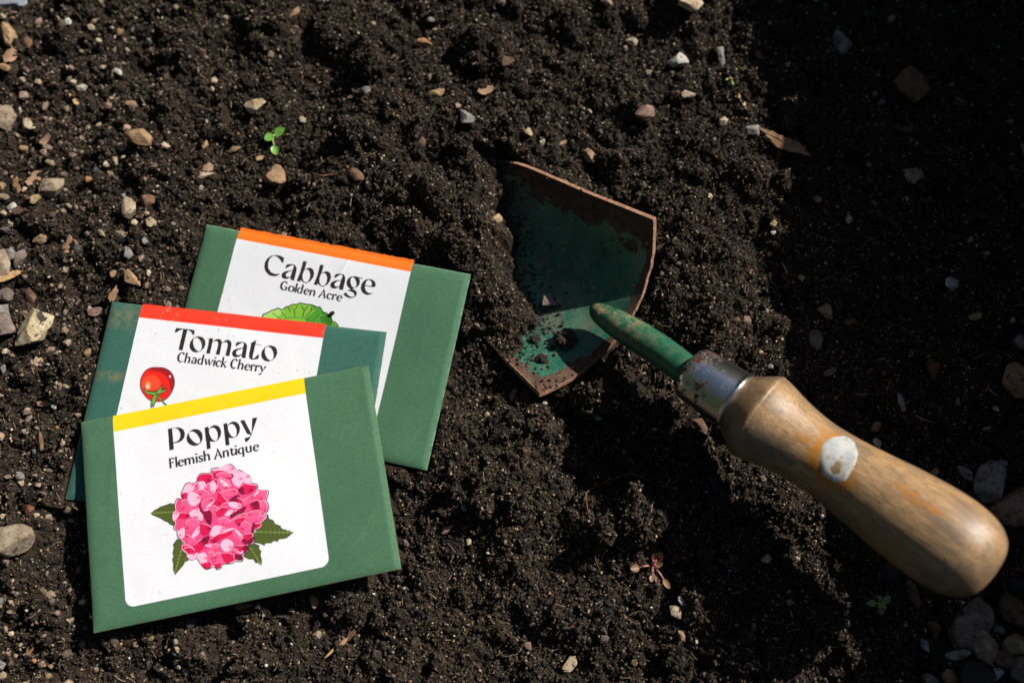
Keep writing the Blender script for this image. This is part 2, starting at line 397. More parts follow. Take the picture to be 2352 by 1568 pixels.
# small lettering: strokes (x, y, width); x-height 100, ascender 160
K,T_=24,8
FONT={
'F':(88,[[(14,0,K),(14,158,K)],[(14,153,14),(58,152,14),(72,144,18),(76,132,8)],[(14,80,10),(46,82,12),(60,86,18),(62,76,6)]]),
'l':(30,[[(14,0,K),(14,165,K)]]),
'i':(32,[[(14,0,K),(14,100,K)],[(14,132,10),(14,138,26),(14,146,24),(14,152,10)]]),
'm':(168,[[(14,0,K),(14,100,K)],[(18,70,6),(42,95,14),(66,94,20),(76,66,K),(76,0,K)],[(80,70,6),(104,95,14),(128,94,20),(138,66,K),(138,0,K)]]),
'n':(108,[[(14,0,K),(14,100,K)],[(18,70,6),(44,95,14),(70,94,20),(80,66,K),(80,0,K)]]),
'h':(108,[[(14,0,K),(14,165,K)],[(18,70,6),(44,95,14),(70,94,20),(80,66,K),(80,0,K)]]),
'u':(108,[[(16,100,K),(16,34,K),(30,8,18),(52,4,12),(76,26,6)],[(82,100,K),(82,0,K)]]),
'r':(70,[[(14,0,K),(14,100,K)],[(18,66,6),(34,92,10),(52,98,20),(64,86,22)]]),
'e':(98,[[(20,52,8),(84,58,8)],[(86,56,20),(78,84,20),(56,97,12),(32,90,16),(14,60,K),(14,36,K),(28,10,20),(54,2,16),(76,10,8),(86,24,3)]]),
'c':(90,[[(76,74,18),(70,90,20),(52,98,12),(30,90,16),(14,60,K),(14,36,K),(28,10,20),(52,2,16),(72,10,8),(82,22,3)]]),
'o':(108,[[(52,98,10),(26,88,18),(12,58,K),(16,26,K),(36,4,14),(56,2,10),(82,14,18),(94,44,K),(88,76,K),(68,95,14),(52,98,10)]]),
'a':(98,[[(18,76,16),(30,94,16),(52,98,12),(70,86,20),(76,60,K),(76,0,K)],[(74,60,6),(40,52,10),(16,34,20),(20,8,20),(44,4,14),(70,24,6)]]),
'd':(112,[[(82,0,K),(82,165,K)],[(78,86,5),(58,98,9),(32,90,16),(14,60,K),(16,28,K),(34,6,16),(54,6,10),(76,30,6)]]),
'q':(112,[[(82,-52,K),(82,100,K)],[(78,86,5),(58,98,9),(32,90,16),(14,60,K),(16,28,K),(34,6,16),(54,6,10),(76,30,6)]]),
's':(80,[[(68,76,12),(60,94,14),(40,98,10),(18,86,18),(22,64,20),(52,44,22),(64,24,20),(50,4,14),(30,2,12),(12,18,16),(10,26,10)]]),
't':(72,[[(22,128,3),(24,100,K),(24,34,K),(36,8,20),(52,6,12),(66,24,16),(68,34,8)],[(-2,98,8),(70,98,8)],[(0,98,8),(22,124,8)]]),
'k':(98,[[(14,0,K),(14,165,K)],[(18,48,5),(50,76,8),(72,98,18)],[(32,62,14),(80,0,K)]]),
'w':(150,[[(10,100,K),(42,4,20)],[(42,2,6),(72,92,8)],[(68,100,K),(98,4,20)],[(98,2,6),(124,60,10),(134,98,22)]]),
'y':(104,[[(10,100,K),(50,16,20)],[(90,98,24),(74,60,12),(50,0,8),(34,-34,16),(12,-44,22)]]),
'A':(124,[[(56,158,16),(108,0,26)],[(60,140,7),(12,8,20),(4,0,14)],[(26,48,7),(84,50,7)]]),
'C':(122,[[(100,128,18),(88,148,22),(62,158,14),(32,142,18),(14,100,26),(14,60,28),(32,20,24),(64,2,18),(92,12,10),(108,28,3)]]),
'G':(132,[[(98,128,16),(86,148,20),(62,158,14),(32,142,18),(14,100,26),(14,60,28),(32,20,24),(64,2,16),(92,12,8),(104,30,5)],[(104,8,K),(104,64,K)],[(70,70,7),(104,68,8)]]),
' ':(42,[])}
def typeset(p,text,A,B,up,z,gap=6):
    """A,B baseline ends in zoom pixels, up = vector of one x-height in zoom pixels"""
    total=sum(FONT[c][0]+gap for c in text)-gap
    A=np.array(A,float);B=np.array(B,float);ux=(B-A)/total;uy=np.array(up,float)/100
    x=0
    for c in text:
        adv,st=FONT[c]
        for S in st:
            Q=curve(S) if len(S)>2 else np.asarray(S,float)
            P=[A+ux*(x+q[0])+uy*q[1] for q in Q]
            pu=p.pic(P,z);k=np.linalg.norm(p.pic([A,A+ux*100],z)@np.array([[1,0],[0,1]])[:, :].T,axis=1)
            sc_=np.linalg.norm(np.diff(p.pic([A,A+ux*100],z),axis=0))/100
            p.stroke(pu,Q[:,2]*sc_*1.3+.004,INK)
        x+=adv+gap
def glyph(p,z,*loops,sh=(0,0)):
    p.fill([p.pic([(x+sh[0],y+sh[1]) for x,y in L],z) for L in loops],INK)
def dirty(p,seed,amt):
    y,x=np.mgrid[0:p.A.shape[0],0:p.A.shape[1]]
    f=fbm(x*.09+y*.02,y*.035-x*.01,seed,3,.6);g=fbm(x*.006,y*.006,seed+4,2)
    m=np.clip((f-.42)*5,0,1)*np.clip((g-.02)*3,0,1)*amt
    p.A[:]=p.A*(1-m[...,None])+np.array([.35,.24,.17],np.float32)*m[...,None]
    r_=np.random.default_rng(seed)
    for _ in range(int(40*amt)+12):
        i=r_.integers(4,p.A.shape[1]-4);j=r_.integers(4,p.A.shape[0]-4);p.A[j:j+2,i:i+2]*=.35
PAPERW=np.array(srgb('eef0f5'))*.90
mlabel,n,b=mat('printed_paper'); a_=attr(n,'col'); v_=tc(n)
n.links.new(mix(n,1,a_.outputs['Color'],ramp(n,noi(n,900,4,v_,.7),[(.3,.955),(.7,1.0)]),'MULTIPLY'),b.inputs['Base Color'])
b.inputs['Roughness'].default_value=.62; b.inputs['Specular IOR Level'].default_value=.25; bump(n,b,noi(n,2200,4,v_,.7),.006,.6)
def env_mat(name,c1,c2,edge):
    m,n,b=mat(name); v=tc(n); f=noi(n,1000,5,v,.9); g=noi(n,35,3,v)
    c=mix(n,ramp(n,f,[(.32,0.),(.68,1.)]),srgb(c1),srgb(c2))
    c=mix(n,ramp(n,g,[(.4,0.),(.75,.35)]),c,tuple(x*.8 for x in srgb(c1)))
    fl=noi(n,3200,2,v); c=mix(n,ramp(n,fl,[(.66,0.),(.7,.7)]),c,tuple(x*.45 for x in srgb(c1)))
    w=attr(n,'wear'); ws=noi(n,260,5,v,.75)
    mm=nd(n,'Math',operation='MULTIPLY'); n.links.new(w.outputs['Fac'],mm.inputs[0]); n.links.new(ramp(n,ws,[(.4,0.),(.62,1.)]),mm.inputs[1])
    c=mix(n,mm.outputs[0],c,srgb(edge)); n.links.new(c,b.inputs['Base Color'])
    b.inputs['Roughness'].default_value=.75; b.inputs['Specular IOR Level'].default_value=.25
    b.inputs['Sheen Weight'].default_value=.05
    bump(n,b,noi(n,1700,4,v,.8),.012,.8); return m
EM={'poppy':env_mat('green_envelope_paper','395f45','50785c','8a8a50'),
    'cabbage':env_mat('leaf_green_envelope_paper','3b6349','527c5e','a8c3a2'),
    'tomato':env_mat('teal_green_envelope_paper','2a574c','3f6e62','9a8450')}
def envelope(n,label):
    c,ex,ey,ez=FR[n]; root=empty('seed_envelope',c); tag(root,label,'seed envelope','green seed envelopes fanned on the soil')
    NX,NY=150,110
    tu=np.linspace(-1,1,NX);tv=np.linspace(-1,1,NY)
    tu=np.sign(tu)*(1-(1-np.abs(tu))**1.25);tv=np.sign(tv)*(1-(1-np.abs(tv))**1.25)
    uu,vv=np.meshgrid(tu*EW/2,tv*EH/2)
    wob=.014*fbm(vv*1.5,vv*0+3,3,3)*np.sign(uu)*(np.abs(uu)>EW/2-.01)
    top=esurf(n,uu+wob,vv)
    bot=esurf(n,uu,vv,0)-.0*ez; bot=bot-ez*(.05+.0*uu[...,None])
    V=np.concatenate([top.reshape(-1,3),(c+uu[...,None]*ex+vv[...,None]*ey+(bow(n,uu,vv)-.03)[...,None]*ez).reshape(-1,3)])
    k=NX*NY;Ft=grid_faces(NX,NY);Fb=grid_faces(NX,NY,k)[:,::-1]
    per=np.concatenate([np.arange(NX),np.arange(1,NY)*NX+NX-1,np.arange(NX-2,-1,-1)+(NY-1)*NX,np.arange(NY-2,0,-1)*NX])
    nxt=np.roll(per,-1);Fs=np.stack([nxt,per,per+k,nxt+k],1)
    o=obj('pocket',V,np.concatenate([Ft,Fb,Fs]),EM[n],root,origin=c,smooth=True)
    wu=np.maximum(np.abs(uu)/(EW/2),np.abs(vv)/(EH/2))
    w=np.clip((wu-.985)*60,0,1)*.5
    if n=='tomato': w=np.maximum(w,np.clip(1-np.abs(uu+5.3)/1.0,0,1)*(.75*np.clip(1-np.abs(vv-3.6)/.7,0,1)+.7*np.clip(1-np.abs(vv-1.0)/.35,0,1)))
    add_attr(o,'wear',np.concatenate([w.ravel(),w.ravel()]))
    # the side fold: a pressed seam along the right edge
    return root
def label_mesh(p,root,round_=0.35,lift=.012,name='label',wrap=0):
    uu,vv=np.meshgrid(p.u,p.v); V=esurf(p.env,uu,vv,lift)
    over=np.clip(vv-EH/2,0,None); V=V-over[...,None]*p.ez*.0
    k=len(V.reshape(-1,3));Fg=grid_faces(p.nx,p.ny)
    # rounded bottom corners
    cu=(uu[:-1,:-1]+uu[1:,1:])/2;cv=(vv[:-1,:-1]+vv[1:,1:])/2;keep=np.ones(cu.shape,bool)
    for sx in (0,1):
        xx=(p.u[0]+round_) if sx==0 else (p.u[-1]-round_);yy=p.v[0]+round_
        out=((cu<xx) if sx==0 else (cu>xx))&(cv<yy)&(np.hypot(cu-xx,cv-yy)>round_);keep&=~out
    if wrap:   # torn, nibbled top edge
        e=p.v[-1]-.03-.03*fbm(cu*9,cu*0+2,8,3,.7);keep&=~(cv>e)
    Fg=Fg[keep.ravel()]
    V2=V-p.ez*.011
    # skirt from boundary edges
    E=np.concatenate([Fg[:,[0,1]],Fg[:,[1,2]],Fg[:,[2,3]],Fg[:,[3,0]]])
    key=E[:,0].astype(np.int64)*k+E[:,1];rk=E[:,1].astype(np.int64)*k+E[:,0]
    bd=E[~np.isin(key,rk)]
    Fs=np.stack([bd[:,1],bd[:,0],bd[:,0]+k,bd[:,1]+k],1)
    Fa=np.concatenate([Fg,Fs]);Vall=np.concatenate([V.reshape(-1,3),V2.reshape(-1,3)])
    C=p.done();C=np.concatenate([C,np.broadcast_to(PAPERW,C.shape)])
    use=np.unique(Fa);mp=np.full(len(Vall),-1);mp[use]=np.arange(len(use))
    return obj(name,Vall[use],mp[Fa],mlabel,root,origin=p.c-p.ez*.1,smooth=False,col=C[use])
def box_uv(env,pts):
    c,ex,ey,ez=FR[env];c=c+ez*.1;return [((onplane(x,y,c,ez)-c)@ex,(onplane(x,y,c,ez)-c)@ey) for x,y in pts]
def band(p,vlo,col):
    s_=p.hv>vlo;p.A[s_]=np.asarray(col,np.float32)

# ---- poppy
env_p=envelope('poppy','front green envelope with yellow topped white label reading Poppy and a pink flower')
q=box_uv('poppy',[(258,958),(699,871),(757,1300),(289,1394),(260,990),(703,905)])
u0=(q[0][0]+q[3][0])/2;u1=(q[1][0]+q[2][0])/2;v1=EH/2+.01;v0=(q[2][1]+q[3][1])/2
p=Paper('poppy',u0,u1,v0,v1,.0155,PAPERW)
band(p,(q[4][1]+q[5][1])/2,srgb('eecb16'))
Z=(640,1640,420/2352)
glyph(p,Z,[(172,415),(270,398),(400,380),(480,400),(535,445),(560,520),(545,610),(490,680),(410,722),(300,740),(310,880),(210,900)],[(270,408),(350,400),(410,435),(450,510),(455,590),(425,660),(370,700),(295,717),(285,560)])
glyph(p,Z,[(800,420),(880,440),(940,500),(962,580),(950,680),(905,750),(830,795),(740,800),(660,765),(605,700),(592,620),(615,540),(670,470),(730,432)],[(715,475),(770,490),(835,545),(885,625),(905,690),(895,735),(850,750),(790,730),(720,670),(665,595),(645,530),(660,490)])
for sh in ((0,0),(421,-81)):
    glyph(p,Z,[(1000,395),(1085,368),(1098,425),(1150,365),(1215,335),(1290,345),(1350,395),(1378,480),(1365,580),(1310,670),(1230,710),(1170,712),(1128,700),(1142,865),(1055,882)],[(1100,440),(1150,400),(1200,395),(1250,425),(1290,500),(1303,580),(1290,655),(1245,690),(1190,670),(1140,600),(1110,520)],sh=sh)
glyph(p,Z,[(1797,238),(1890,218),(2045,520),(2058,500),(2065,200),(2085,178),(2180,162),(2160,240),(2050,560),(2010,650),(1965,700),(1915,725),(1900,655),(1905,630),(1960,615),(2010,598),(2035,570),(2010,548),(1950,535)])
typeset(p,'Flemish Antique',(218,1297),(2235,900),(-13,-135),Z)
FZ=(550,1800,700/1996)
leafc=srgb('4d5a26')
for P in ([(150,720),(200,680),(240,660),(255,645),(320,625),(375,603),(425,615),(440,690),(440,760),(420,860),(380,850),(340,815),(320,812),(270,780),(250,770),(180,740)],
          [(505,1020),(455,1010),(430,1040),(405,1075),(415,1110),(400,1170),(412,1210),(395,1240),(410,1300),(405,1340),(425,1418),(465,1370),(520,1310),(540,1270),(580,1255),(560,1180),(520,1120)],
          [(1440,760),(1490,730),(1500,780),(1550,800),(1570,840),(1630,860),(1640,890),(1690,910),(1780,935),(1740,965),(1700,1000),(1610,1015),(1600,1040),(1550,1030),(1530,1055),(1455,1060),(1450,1085),(1390,1060),(1330,1050),(1330,960),(1400,850)],
          [(1240,1080),(1330,1060),(1390,1085),(1385,1120),(1410,1150),(1400,1200),(1415,1240),(1412,1310),(1370,1270),(1350,1285),(1320,1240),(1270,1240),(1210,1210),(1220,1140)]):
    L=p.pic(P,FZ);p.fill([L],leafc);p.stroke(L,.02,srgb('2b3216'),True)
r_=np.random.default_rng(4)
for A_,B_,w_ in (((175,715),(430,700),38),((425,1400),(520,1060),34),((1770,938),(1350,930),44),((1408,1300),(1290,1110),32)):
    A_=np.array(A_,float);B_=np.array(B_,float);d_=B_-A_;nn=np.array([-d_[1],d_[0]])/np.hypot(*d_)
    p.stroke(p.pic([A_,B_],FZ),.03,srgb('8f9a50'))
    for t_ in np.linspace(.12,.9,8):
        for s_ in (-1,1):
            a0=A_+d_*t_;wv=w_*math.sin(math.pi*min(t_+.1,1)**.8)*(.9+.2*r_.random())
            b0=a0+nn*s_*wv-d_/np.hypot(*d_)*wv*.5
            p.stroke(p.pic([a0,b0],FZ),.022,srgb('2f381a'));p.stroke(p.pic([a0+d_*.02,b0*.6+a0*.4+d_*.03],FZ),.02,srgb('7d8a44'))
OUT=[(430,910),(410,880),(430,830),(400,780),(398,720),(430,690),(422,640),(430,590),(455,548),(505,555),(495,500),(520,440),(548,385),(590,368),(640,375),(675,355),(690,300),(730,265),(835,260),(840,220),(880,205),(930,202),(965,215),(1010,185),(1050,162),(1095,180),(1135,235),(1165,228),(1230,265),(1290,310),(1300,375),(1350,382),(1375,410),(1365,445),(1400,455),(1480,458),(1497,490),(1475,570),(1500,630),(1490,690),(1455,735),(1485,760),(1420,828),(1400,840),(1415,860),(1400,890),(1345,910),(1325,960),(1335,1030),(1310,1070),(1265,1080),(1260,1150),(1230,1185),(1190,1180),(1205,1240),(1180,1268),(1120,1265),(1070,1290),(970,1300),(950,1340),(900,1358),(870,1325),(790,1357),(740,1325),(700,1270),(675,1230),(620,1250),(575,1230),(555,1180),(500,1130),(500,1090),(530,1060),(490,1020),(455,980),(450,920)]
OL=catmull(p.pic(OUT,FZ),3);cc=OL.mean(0)
p.fill([OL],srgb('d9d4da'));p.stroke(OL,.035,srgb('2a2226'),True)
p.fill([cc+(OL-cc)*.975],srgb('e0467f'))
PC={'L':srgb('f3b9d3'),'M':srgb('e65a8c'),'D':srgb('d6134f'),'X':srgb('840c36')}
PET="""L 840 230 930 205 1050 165 1130 235 1090 270 1000 240 900 235|L 1140 235 1230 265 1295 320 1290 380 1200 360 1150 290|L 1085 290 1130 250 1190 300 1200 370 1150 420 1090 370|D 880 250 960 230 1080 270 1075 320 900 330|M 900 280 960 255 1050 265 1070 310 1000 305 930 320|D 690 300 740 270 850 275 850 340 790 375 690 350|L 690 370 760 355 785 410 775 465 700 450|M 920 350 960 310 1050 360 1060 440 970 465 920 410|L 945 330 1010 360 1050 410 990 410 950 370|L 560 390 650 370 660 440 600 470 510 500 530 430|M 655 395 695 365 700 450 655 460|D 880 340 920 345 915 440 960 470 900 460|L 830 380 865 350 905 400 890 470 830 510 815 440|M 780 420 825 375 840 500 790 480|M 660 470 740 450 810 480 800 530 740 560 720 510|D 500 500 560 480 600 540 520 560|L 590 480 640 475 710 520 715 580 660 630 590 610 570 540|M 500 580 570 560 600 620 660 640 600 690 520 690 490 630|L 600 700 700 650 725 670 640 760 600 740|X 700 640 730 600 745 660 790 700 740 720|M 735 600 830 540 880 570 830 650 770 700 735 650|L 770 690 790 640 870 580 850 630 800 690|D 920 470 1010 560 1030 590 960 620 900 640 850 620 915 560|M 950 480 1070 445 1145 460 1130 500 1050 530 1010 530|X 1060 560 1150 510 1170 560 1150 600 1070 590|D 1150 440 1230 380 1260 390 1350 400 1360 430 1300 480 1240 500 1170 480|X 1150 460 1200 420 1220 500 1180 500|L 1330 500 1395 455 1385 490 1340 530|M 1400 460 1480 465 1480 510 1460 570 1400 570 1380 520|D 1140 540 1180 560 1230 600 1200 640 1160 600|M 1200 580 1300 520 1350 530 1270 600 1220 640|L 1035 600 1110 590 1190 620 1160 665 1070 650|M 1380 590 1450 580 1490 640 1480 690 1420 720 1380 700|D 1290 600 1350 570 1400 590 1400 680 1330 690 1290 650|X 1300 610 1360 590 1390 640 1350 680|M 810 650 880 630 930 680 900 740 860 720|D 900 700 970 650 1030 660 1000 720 930 760|L 1000 730 1060 680 1140 690 1100 740 1020 750|X 760 710 840 700 850 800 830 850 780 800|L 640 720 710 700 745 740 740 800 690 780|D 440 770 500 710 570 720 590 760 530 780|L 400 740 430 690 480 720 440 790 410 800|M 550 830 620 780 690 800 700 850 640 900 560 930|L 620 980 680 880 715 880 700 950 650 990|D 740 840 850 880 820 950 750 970 720 920|L 830 960 880 860 1000 880 960 930 880 980|M 920 790 1010 770 1060 830 1000 850 940 840|X 1060 740 1160 680 1240 640 1200 720 1100 780|M 1060 810 1150 740 1250 720 1200 780 1130 820|D 1110 790 1230 760 1200 850 1150 860|M 1180 850 1230 810 1300 850 1300 930 1240 965 1190 920|M 1220 760 1300 700 1400 690 1390 780 1310 820 1250 800|M 1380 760 1470 750 1410 815 1360 800|D 1330 850 1400 830 1410 870 1340 900 1320 950 1300 930|X 1310 850 1340 830 1330 900 1300 940|D 840 1010 960 940 1100 900 1060 960 960 1010 870 1060|L 940 930 1050 890 1110 890 1060 915 960 950|M 1120 900 1210 990 1150 1020 1090 970|L 1110 895 1150 920 1210 990 1190 1005 1130 940|L 950 1060 1010 1010 1080 1040 1090 1090 1020 1155 960 1120|M 560 960 620 990 660 1030 600 1070 550 1010|L 460 930 530 880 540 960 520 1000 470 980|D 640 1080 740 1010 800 1000 760 1100 690 1160 650 1130|X 740 1010 820 980 800 1060 760 1080|M 500 1090 560 1070 640 1120 600 1150 530 1130|L 570 1190 690 1170 660 1230 610 1245 575 1220|D 540 1120 620 1110 660 1160 600 1180|M 770 1080 930 1070 880 1130 800 1150|L 770 1090 830 1100 930 1070 870 1085 800 1080|L 680 1200 760 1160 800 1230 760 1290 700 1250|D 720 1290 830 1270 840 1320 790 1350 740 1320|M 800 1170 870 1160 860 1240 810 1270|D 880 1290 960 1280 940 1335 890 1345|M 870 1210 940 1160 1000 1280 920 1280|D 960 1170 1090 1190 1090 1250 1010 1285|M 1020 1160 1100 1120 1110 1180 1060 1190|X 1110 1190 1180 1190 1190 1250 1120 1240|D 1110 1090 1210 1090 1200 1150 1150 1160|X 1200 1010 1310 980 1320 1040 1270 1070 1210 1060|X 1200 1100 1260 1090 1240 1170 1200 1160|D 1220 960 1310 950 1290 1010 1230 1020|L 1110 1110 1140 1140 1170 1160 1205 1140 1195 1170 1150 1170"""
dk={'L':PC['M'],'M':PC['D'],'D':PC['X'],'X':srgb('5d0a2a')}
for row in PET.split('|'):
    k_,*nums=row.split();P=np.array(nums,float).reshape(-1,2);Q=catmull(p.pic(P,FZ),3)
    c0=Q.mean(0);p.fill([c0+(Q-c0)*1.06],dk[k_]);p.fill([Q],PC[k_])
    a0=Q[r_.integers(len(Q))]                       # streaks running from the petal's base
    for t_ in np.linspace(-.5,.5,5):
        dvec=(c0-a0);dd=np.array([dvec[0]*math.cos(t_)-dvec[1]*math.sin(t_),dvec[0]*math.sin(t_)+dvec[1]*math.cos(t_)])
        p.stroke([a0+dd*.1,a0+dd*(.7+.3*r_.random())],[.03,.004],dk[k_])
    if k_ in 'MD': p.stroke(Q[:len(Q)//2],.017,PC['L'])
dirty(p,5,.25);label_mesh(p,env_p)

# ---- tomato
env_t=envelope('tomato','middle teal green envelope with red topped white label reading Tomato and a red tomato')
q=box_uv('tomato',[(329,695),(748,745),(266,955),(726,868),(322,733),(742,773)])
u0=(q[0][0]+q[2][0])/2;u1=(q[1][0]+q[3][0])/2
p=Paper('tomato',u0,u1,-EH/2+.9,EH/2+.05,.0165,PAPERW)
band(p,(q[4][1]+q[5][1])/2,srgb('f23a26'))
Z=(680,1290,450/2352)
glyph(p,Z,[(138,110),(515,157),(512,235),(490,260),(470,245),(430,185),(365,152),(262,582),(175,572),(275,142),(210,160),(120,212),(95,195),(105,165)])
for sh in ((0,0),(1497,187)):
    glyph(p,Z,[(610,287),(690,310),(735,370),(745,450),(715,530),(650,595),(560,628),(480,612),(420,555),(405,480),(425,400),(480,330),(545,295)],[(550,313),(605,340),(650,410),(668,490),(655,570),(605,603),(550,575),(505,510),(483,430),(490,350),(515,322)],sh=sh)
glyph(p,Z,[(820,328),(903,330),(895,395),(960,350),(1030,340),(1075,370),(1090,425),(1150,375),(1215,360),(1265,380),(1290,430),(1285,500),(1240,705),(1157,695),(1205,500),(1205,440),(1180,410),(1130,415),(1085,440),(1038,678),(955,668),(1005,480),(1005,415),(985,388),(930,390),(890,410),(837,653),(755,643),(800,470)])
glyph(p,Z,[(1395,410),(1525,400),(1590,430),(1612,485),(1605,560),(1577,747),(1495,738),(1500,680),(1440,715),(1370,730),(1315,705),(1293,650),(1315,590),(1380,550),(1525,520),(1545,445),(1520,415),(1470,440),(1385,498),(1367,485),(1380,440)],[(1525,540),(1430,570),(1385,610),(1383,650),(1410,680),(1450,675),(1500,660)])
glyph(p,Z,[(1805,357),(1787,445),(1917,462),(1912,475),(1783,460),(1725,720),(1730,755),(1760,745),(1840,665),(1862,675),(1845,755),(1780,770),(1710,777),(1665,755),(1648,710),(1655,640),(1695,450),(1672,440)])
typeset(p,'Chadwick Cherry',(137,812),(1985,1040),(28,-122),Z)
TZ=(500,1250,1000/2352)
TO=[(300,515),(380,525),(440,570),(465,640),(455,710),(410,790),(350,830),(290,835),(230,820),(175,765),(145,700),(150,620),(190,550),(240,520)]
L=catmull(p.pic(TO,TZ),4);p.fill([L],srgb('e3231b'));
p.smooth([(300,520),(380,528),(440,575),(462,640),(455,700),(430,740),(420,660),(390,600),(330,560),(250,545),(230,532)],srgb('a3171a'),TZ)
p.smooth([(160,640),(200,600),(280,590),(330,640),(320,710),(260,760),(190,740),(160,700)],srgb('f0492c'),TZ)
p.smooth([(200,655),(225,648),(240,680),(232,715),(205,722),(192,690)],srgb('ff9a55'),TZ);p.smooth([(202,685),(218,682),(222,700),(210,705),(200,698)],(.9,.85,.8),TZ)
p.smooth([(418,590),(428,592),(432,606),(424,612),(416,602)],(.9,.85,.85),TZ)
p.smooth([(190,725),(260,735),(330,720),(390,705),(350,760),(280,780),(220,770)],srgb('9c1418'),TZ)
p.stroke(L,.035,(.03,.012,.02),True)
cal=p.pic([(180,712),(215,740),(275,745),(300,740),(330,710),(352,675),(345,730),(395,712),(370,745),(320,765),(300,790),(290,830),(265,895),(258,860),(245,900),(240,860),(262,790),(275,775),(210,765),(182,735)],TZ)
p.stroke(p.pic([(300,775),(340,820),(370,855),(402,882)],TZ),.085,(.02,.03,.012));p.stroke(p.pic([(300,775),(340,820),(370,855),(402,882)],TZ),.045,srgb('5e9a3c'))
p.fill([cal],srgb('6aa545'));p.stroke(cal,.03,(.015,.03,.012),True);p.smooth([(285,755),(302,750),(312,765),(300,778),(285,770)],srgb('3e6e2a'),TZ)
dirty(p,15,.9);label_mesh(p,env_t)

# ---- cabbage
env_c=envelope('cabbage','rear green envelope with orange topped white label reading Cabbage and a green cabbage')
q=box_uv('cabbage',[(557,517),(958,603),(497,714),(863,930),(551,549),(950,627)])
u0=(q[0][0]+q[2][0])/2;u1=(q[1][0]+q[3][0])/2
p=Paper('cabbage',u0,u1,-EH/2+.9,(q[0][1]+q[1][1])/2+.03,.0175,PAPERW)
band(p,(q[4][1]+q[5][1])/2,srgb('f9741c'))
yy,xx=np.mgrid[0:p.A.shape[0],0:p.A.shape[1]]
Z=(1040,1000,480/2352)
glyph(p,Z,[(320,102),(400,115),(478,158),(465,250),(440,260),(395,190),(330,130),(270,120),(200,170),(165,260),(170,360),(215,435),(290,470),(360,472),(405,458),(370,495),(310,518),(235,518),(165,485),(110,420),(88,340),(100,250),(150,170),(225,118)])
for sh in ((0,0),(952,187)):
    glyph(p,Z,[(540,285),(640,280),(695,300),(722,350),(718,420),(672,603),(600,588),(600,535),(540,568),(480,572),(430,540),(422,495),(450,445),(520,415),(640,400),(665,340),(660,300),(620,305),(520,362),(502,350),(510,320)],[(635,408),(560,435),(515,470),(510,505),(535,530),(570,530),(605,515)],sh=sh)
for sh in ((0,0),(331,68)):
    glyph(p,Z,[(850,225),(925,228),(880,385),(940,355),(1000,352),(1050,390),(1065,460),(1045,540),(990,610),(910,655),(850,640),(800,590),(788,622),(718,610),(790,440)],[(870,400),(920,382),(965,410),(985,480),(975,560),(940,620),(895,640),(855,610),(835,550),(840,480)],sh=sh)
glyph(p,Z,[(1830,518),(1900,520),(1940,540),(2015,553),(2010,568),(1945,560),(1965,610),(1950,680),(1900,730),(1815,765),(1870,790),(1902,840),(1890,890),(1840,930),(1770,945),(1700,925),(1630,875),(1665,835),(1695,835),(1720,880),(1780,915),(1840,915),(1855,890),(1830,840),(1770,810),(1705,800),(1775,765),(1730,735),(1700,690),(1697,630),(1725,565),(1770,530)],[(1820,535),(1855,560),(1885,620),(1892,680),(1875,730),(1840,745),(1800,710),(1778,650),(1775,590),(1795,548)])
glyph(p,Z,[(2140,570),(2210,585),(2258,630),(2270,690),(2255,720),(2225,733),(2060,708),(2060,760),(2090,815),(2150,850),(2218,832),(2180,865),(2110,885),(2040,865),(1990,815),(1973,750),(1985,680),(2030,610),(2085,575)],[(2140,587),(2185,625),(2192,680),(2175,708),(2062,690),(2085,620),(2110,595)])
typeset(p,'Golden Acre',(385,770),(1595,1005),(28,-102),Z)
CZ=(900,850,800/2352)
CO=[(440,1222),(460,1190),(490,1185),(520,1165),(560,1145),(600,1135),(620,1122),(650,1135),(680,1140),(710,1110),(750,1100),(790,1080),(840,1080),(880,1062),(920,1070),(960,1078),(1000,1080),(1040,1090),(1080,1110),(1110,1108),(1130,1130),(1150,1165),(1180,1175),(1220,1200),(1250,1235),(1260,1275),(1290,1285),(1315,1310),(1330,1335),(1345,1420),(1300,1600),(500,1600),(430,1350)]
L=catmull(p.pic(CO,CZ),3);p.fill([L],srgb('7dbb33'))
p.fill([p.pic([(446,1222),(470,1190),(560,1148),(620,1128),(700,1150),(600,1250),(500,1420),(440,1330)],CZ)],srgb('a9d36b'))
p.fill([p.pic([(1000,1082),(1110,1112),(1145,1168),(1220,1204),(1255,1275),(1320,1330),(1340,1420),(1290,1590),(900,1590),(950,1230),(1060,1150)],CZ)],srgb('4a9a2b'))
p.fill([p.pic([(1145,1170),(1220,1204),(1250,1240),(1260,1290),(1245,1330),(1150,1310),(1120,1230)],CZ)],srgb('33791f'))
p.stroke(L,.045,(.02,.035,.02),True)
for V_ in ([(700,1250),(780,1235),(880,1232),(980,1250),(1060,1290)],[(820,1220),(815,1150),(850,1100)],[(815,1150),(775,1110)],[(910,1230),(930,1150),(900,1095)],[(930,1150),(975,1105)],[(940,1220),(1010,1160),(1060,1110)],[(1010,1160),(1020,1110)],[(1040,1270),(1110,1200),(1160,1210)],[(720,1225),(660,1160),(690,1190)],[(660,1250),(560,1185)],[(740,1110),(770,1170)],[(1240,1330),(1258,1278)],[(1140,1275),(1165,1310)],[(1120,1245),(1150,1240)]):
    p.stroke(p.pic(V_,CZ),.042,(.02,.04,.018));p.stroke(p.pic([(x+9,y+2) for x,y in V_],CZ),.012,srgb('b9da7a'))
dirty(p,25,.35)
label_mesh(p,env_c,wrap=1)
print('envelopes',round(time.time()-T0,1))

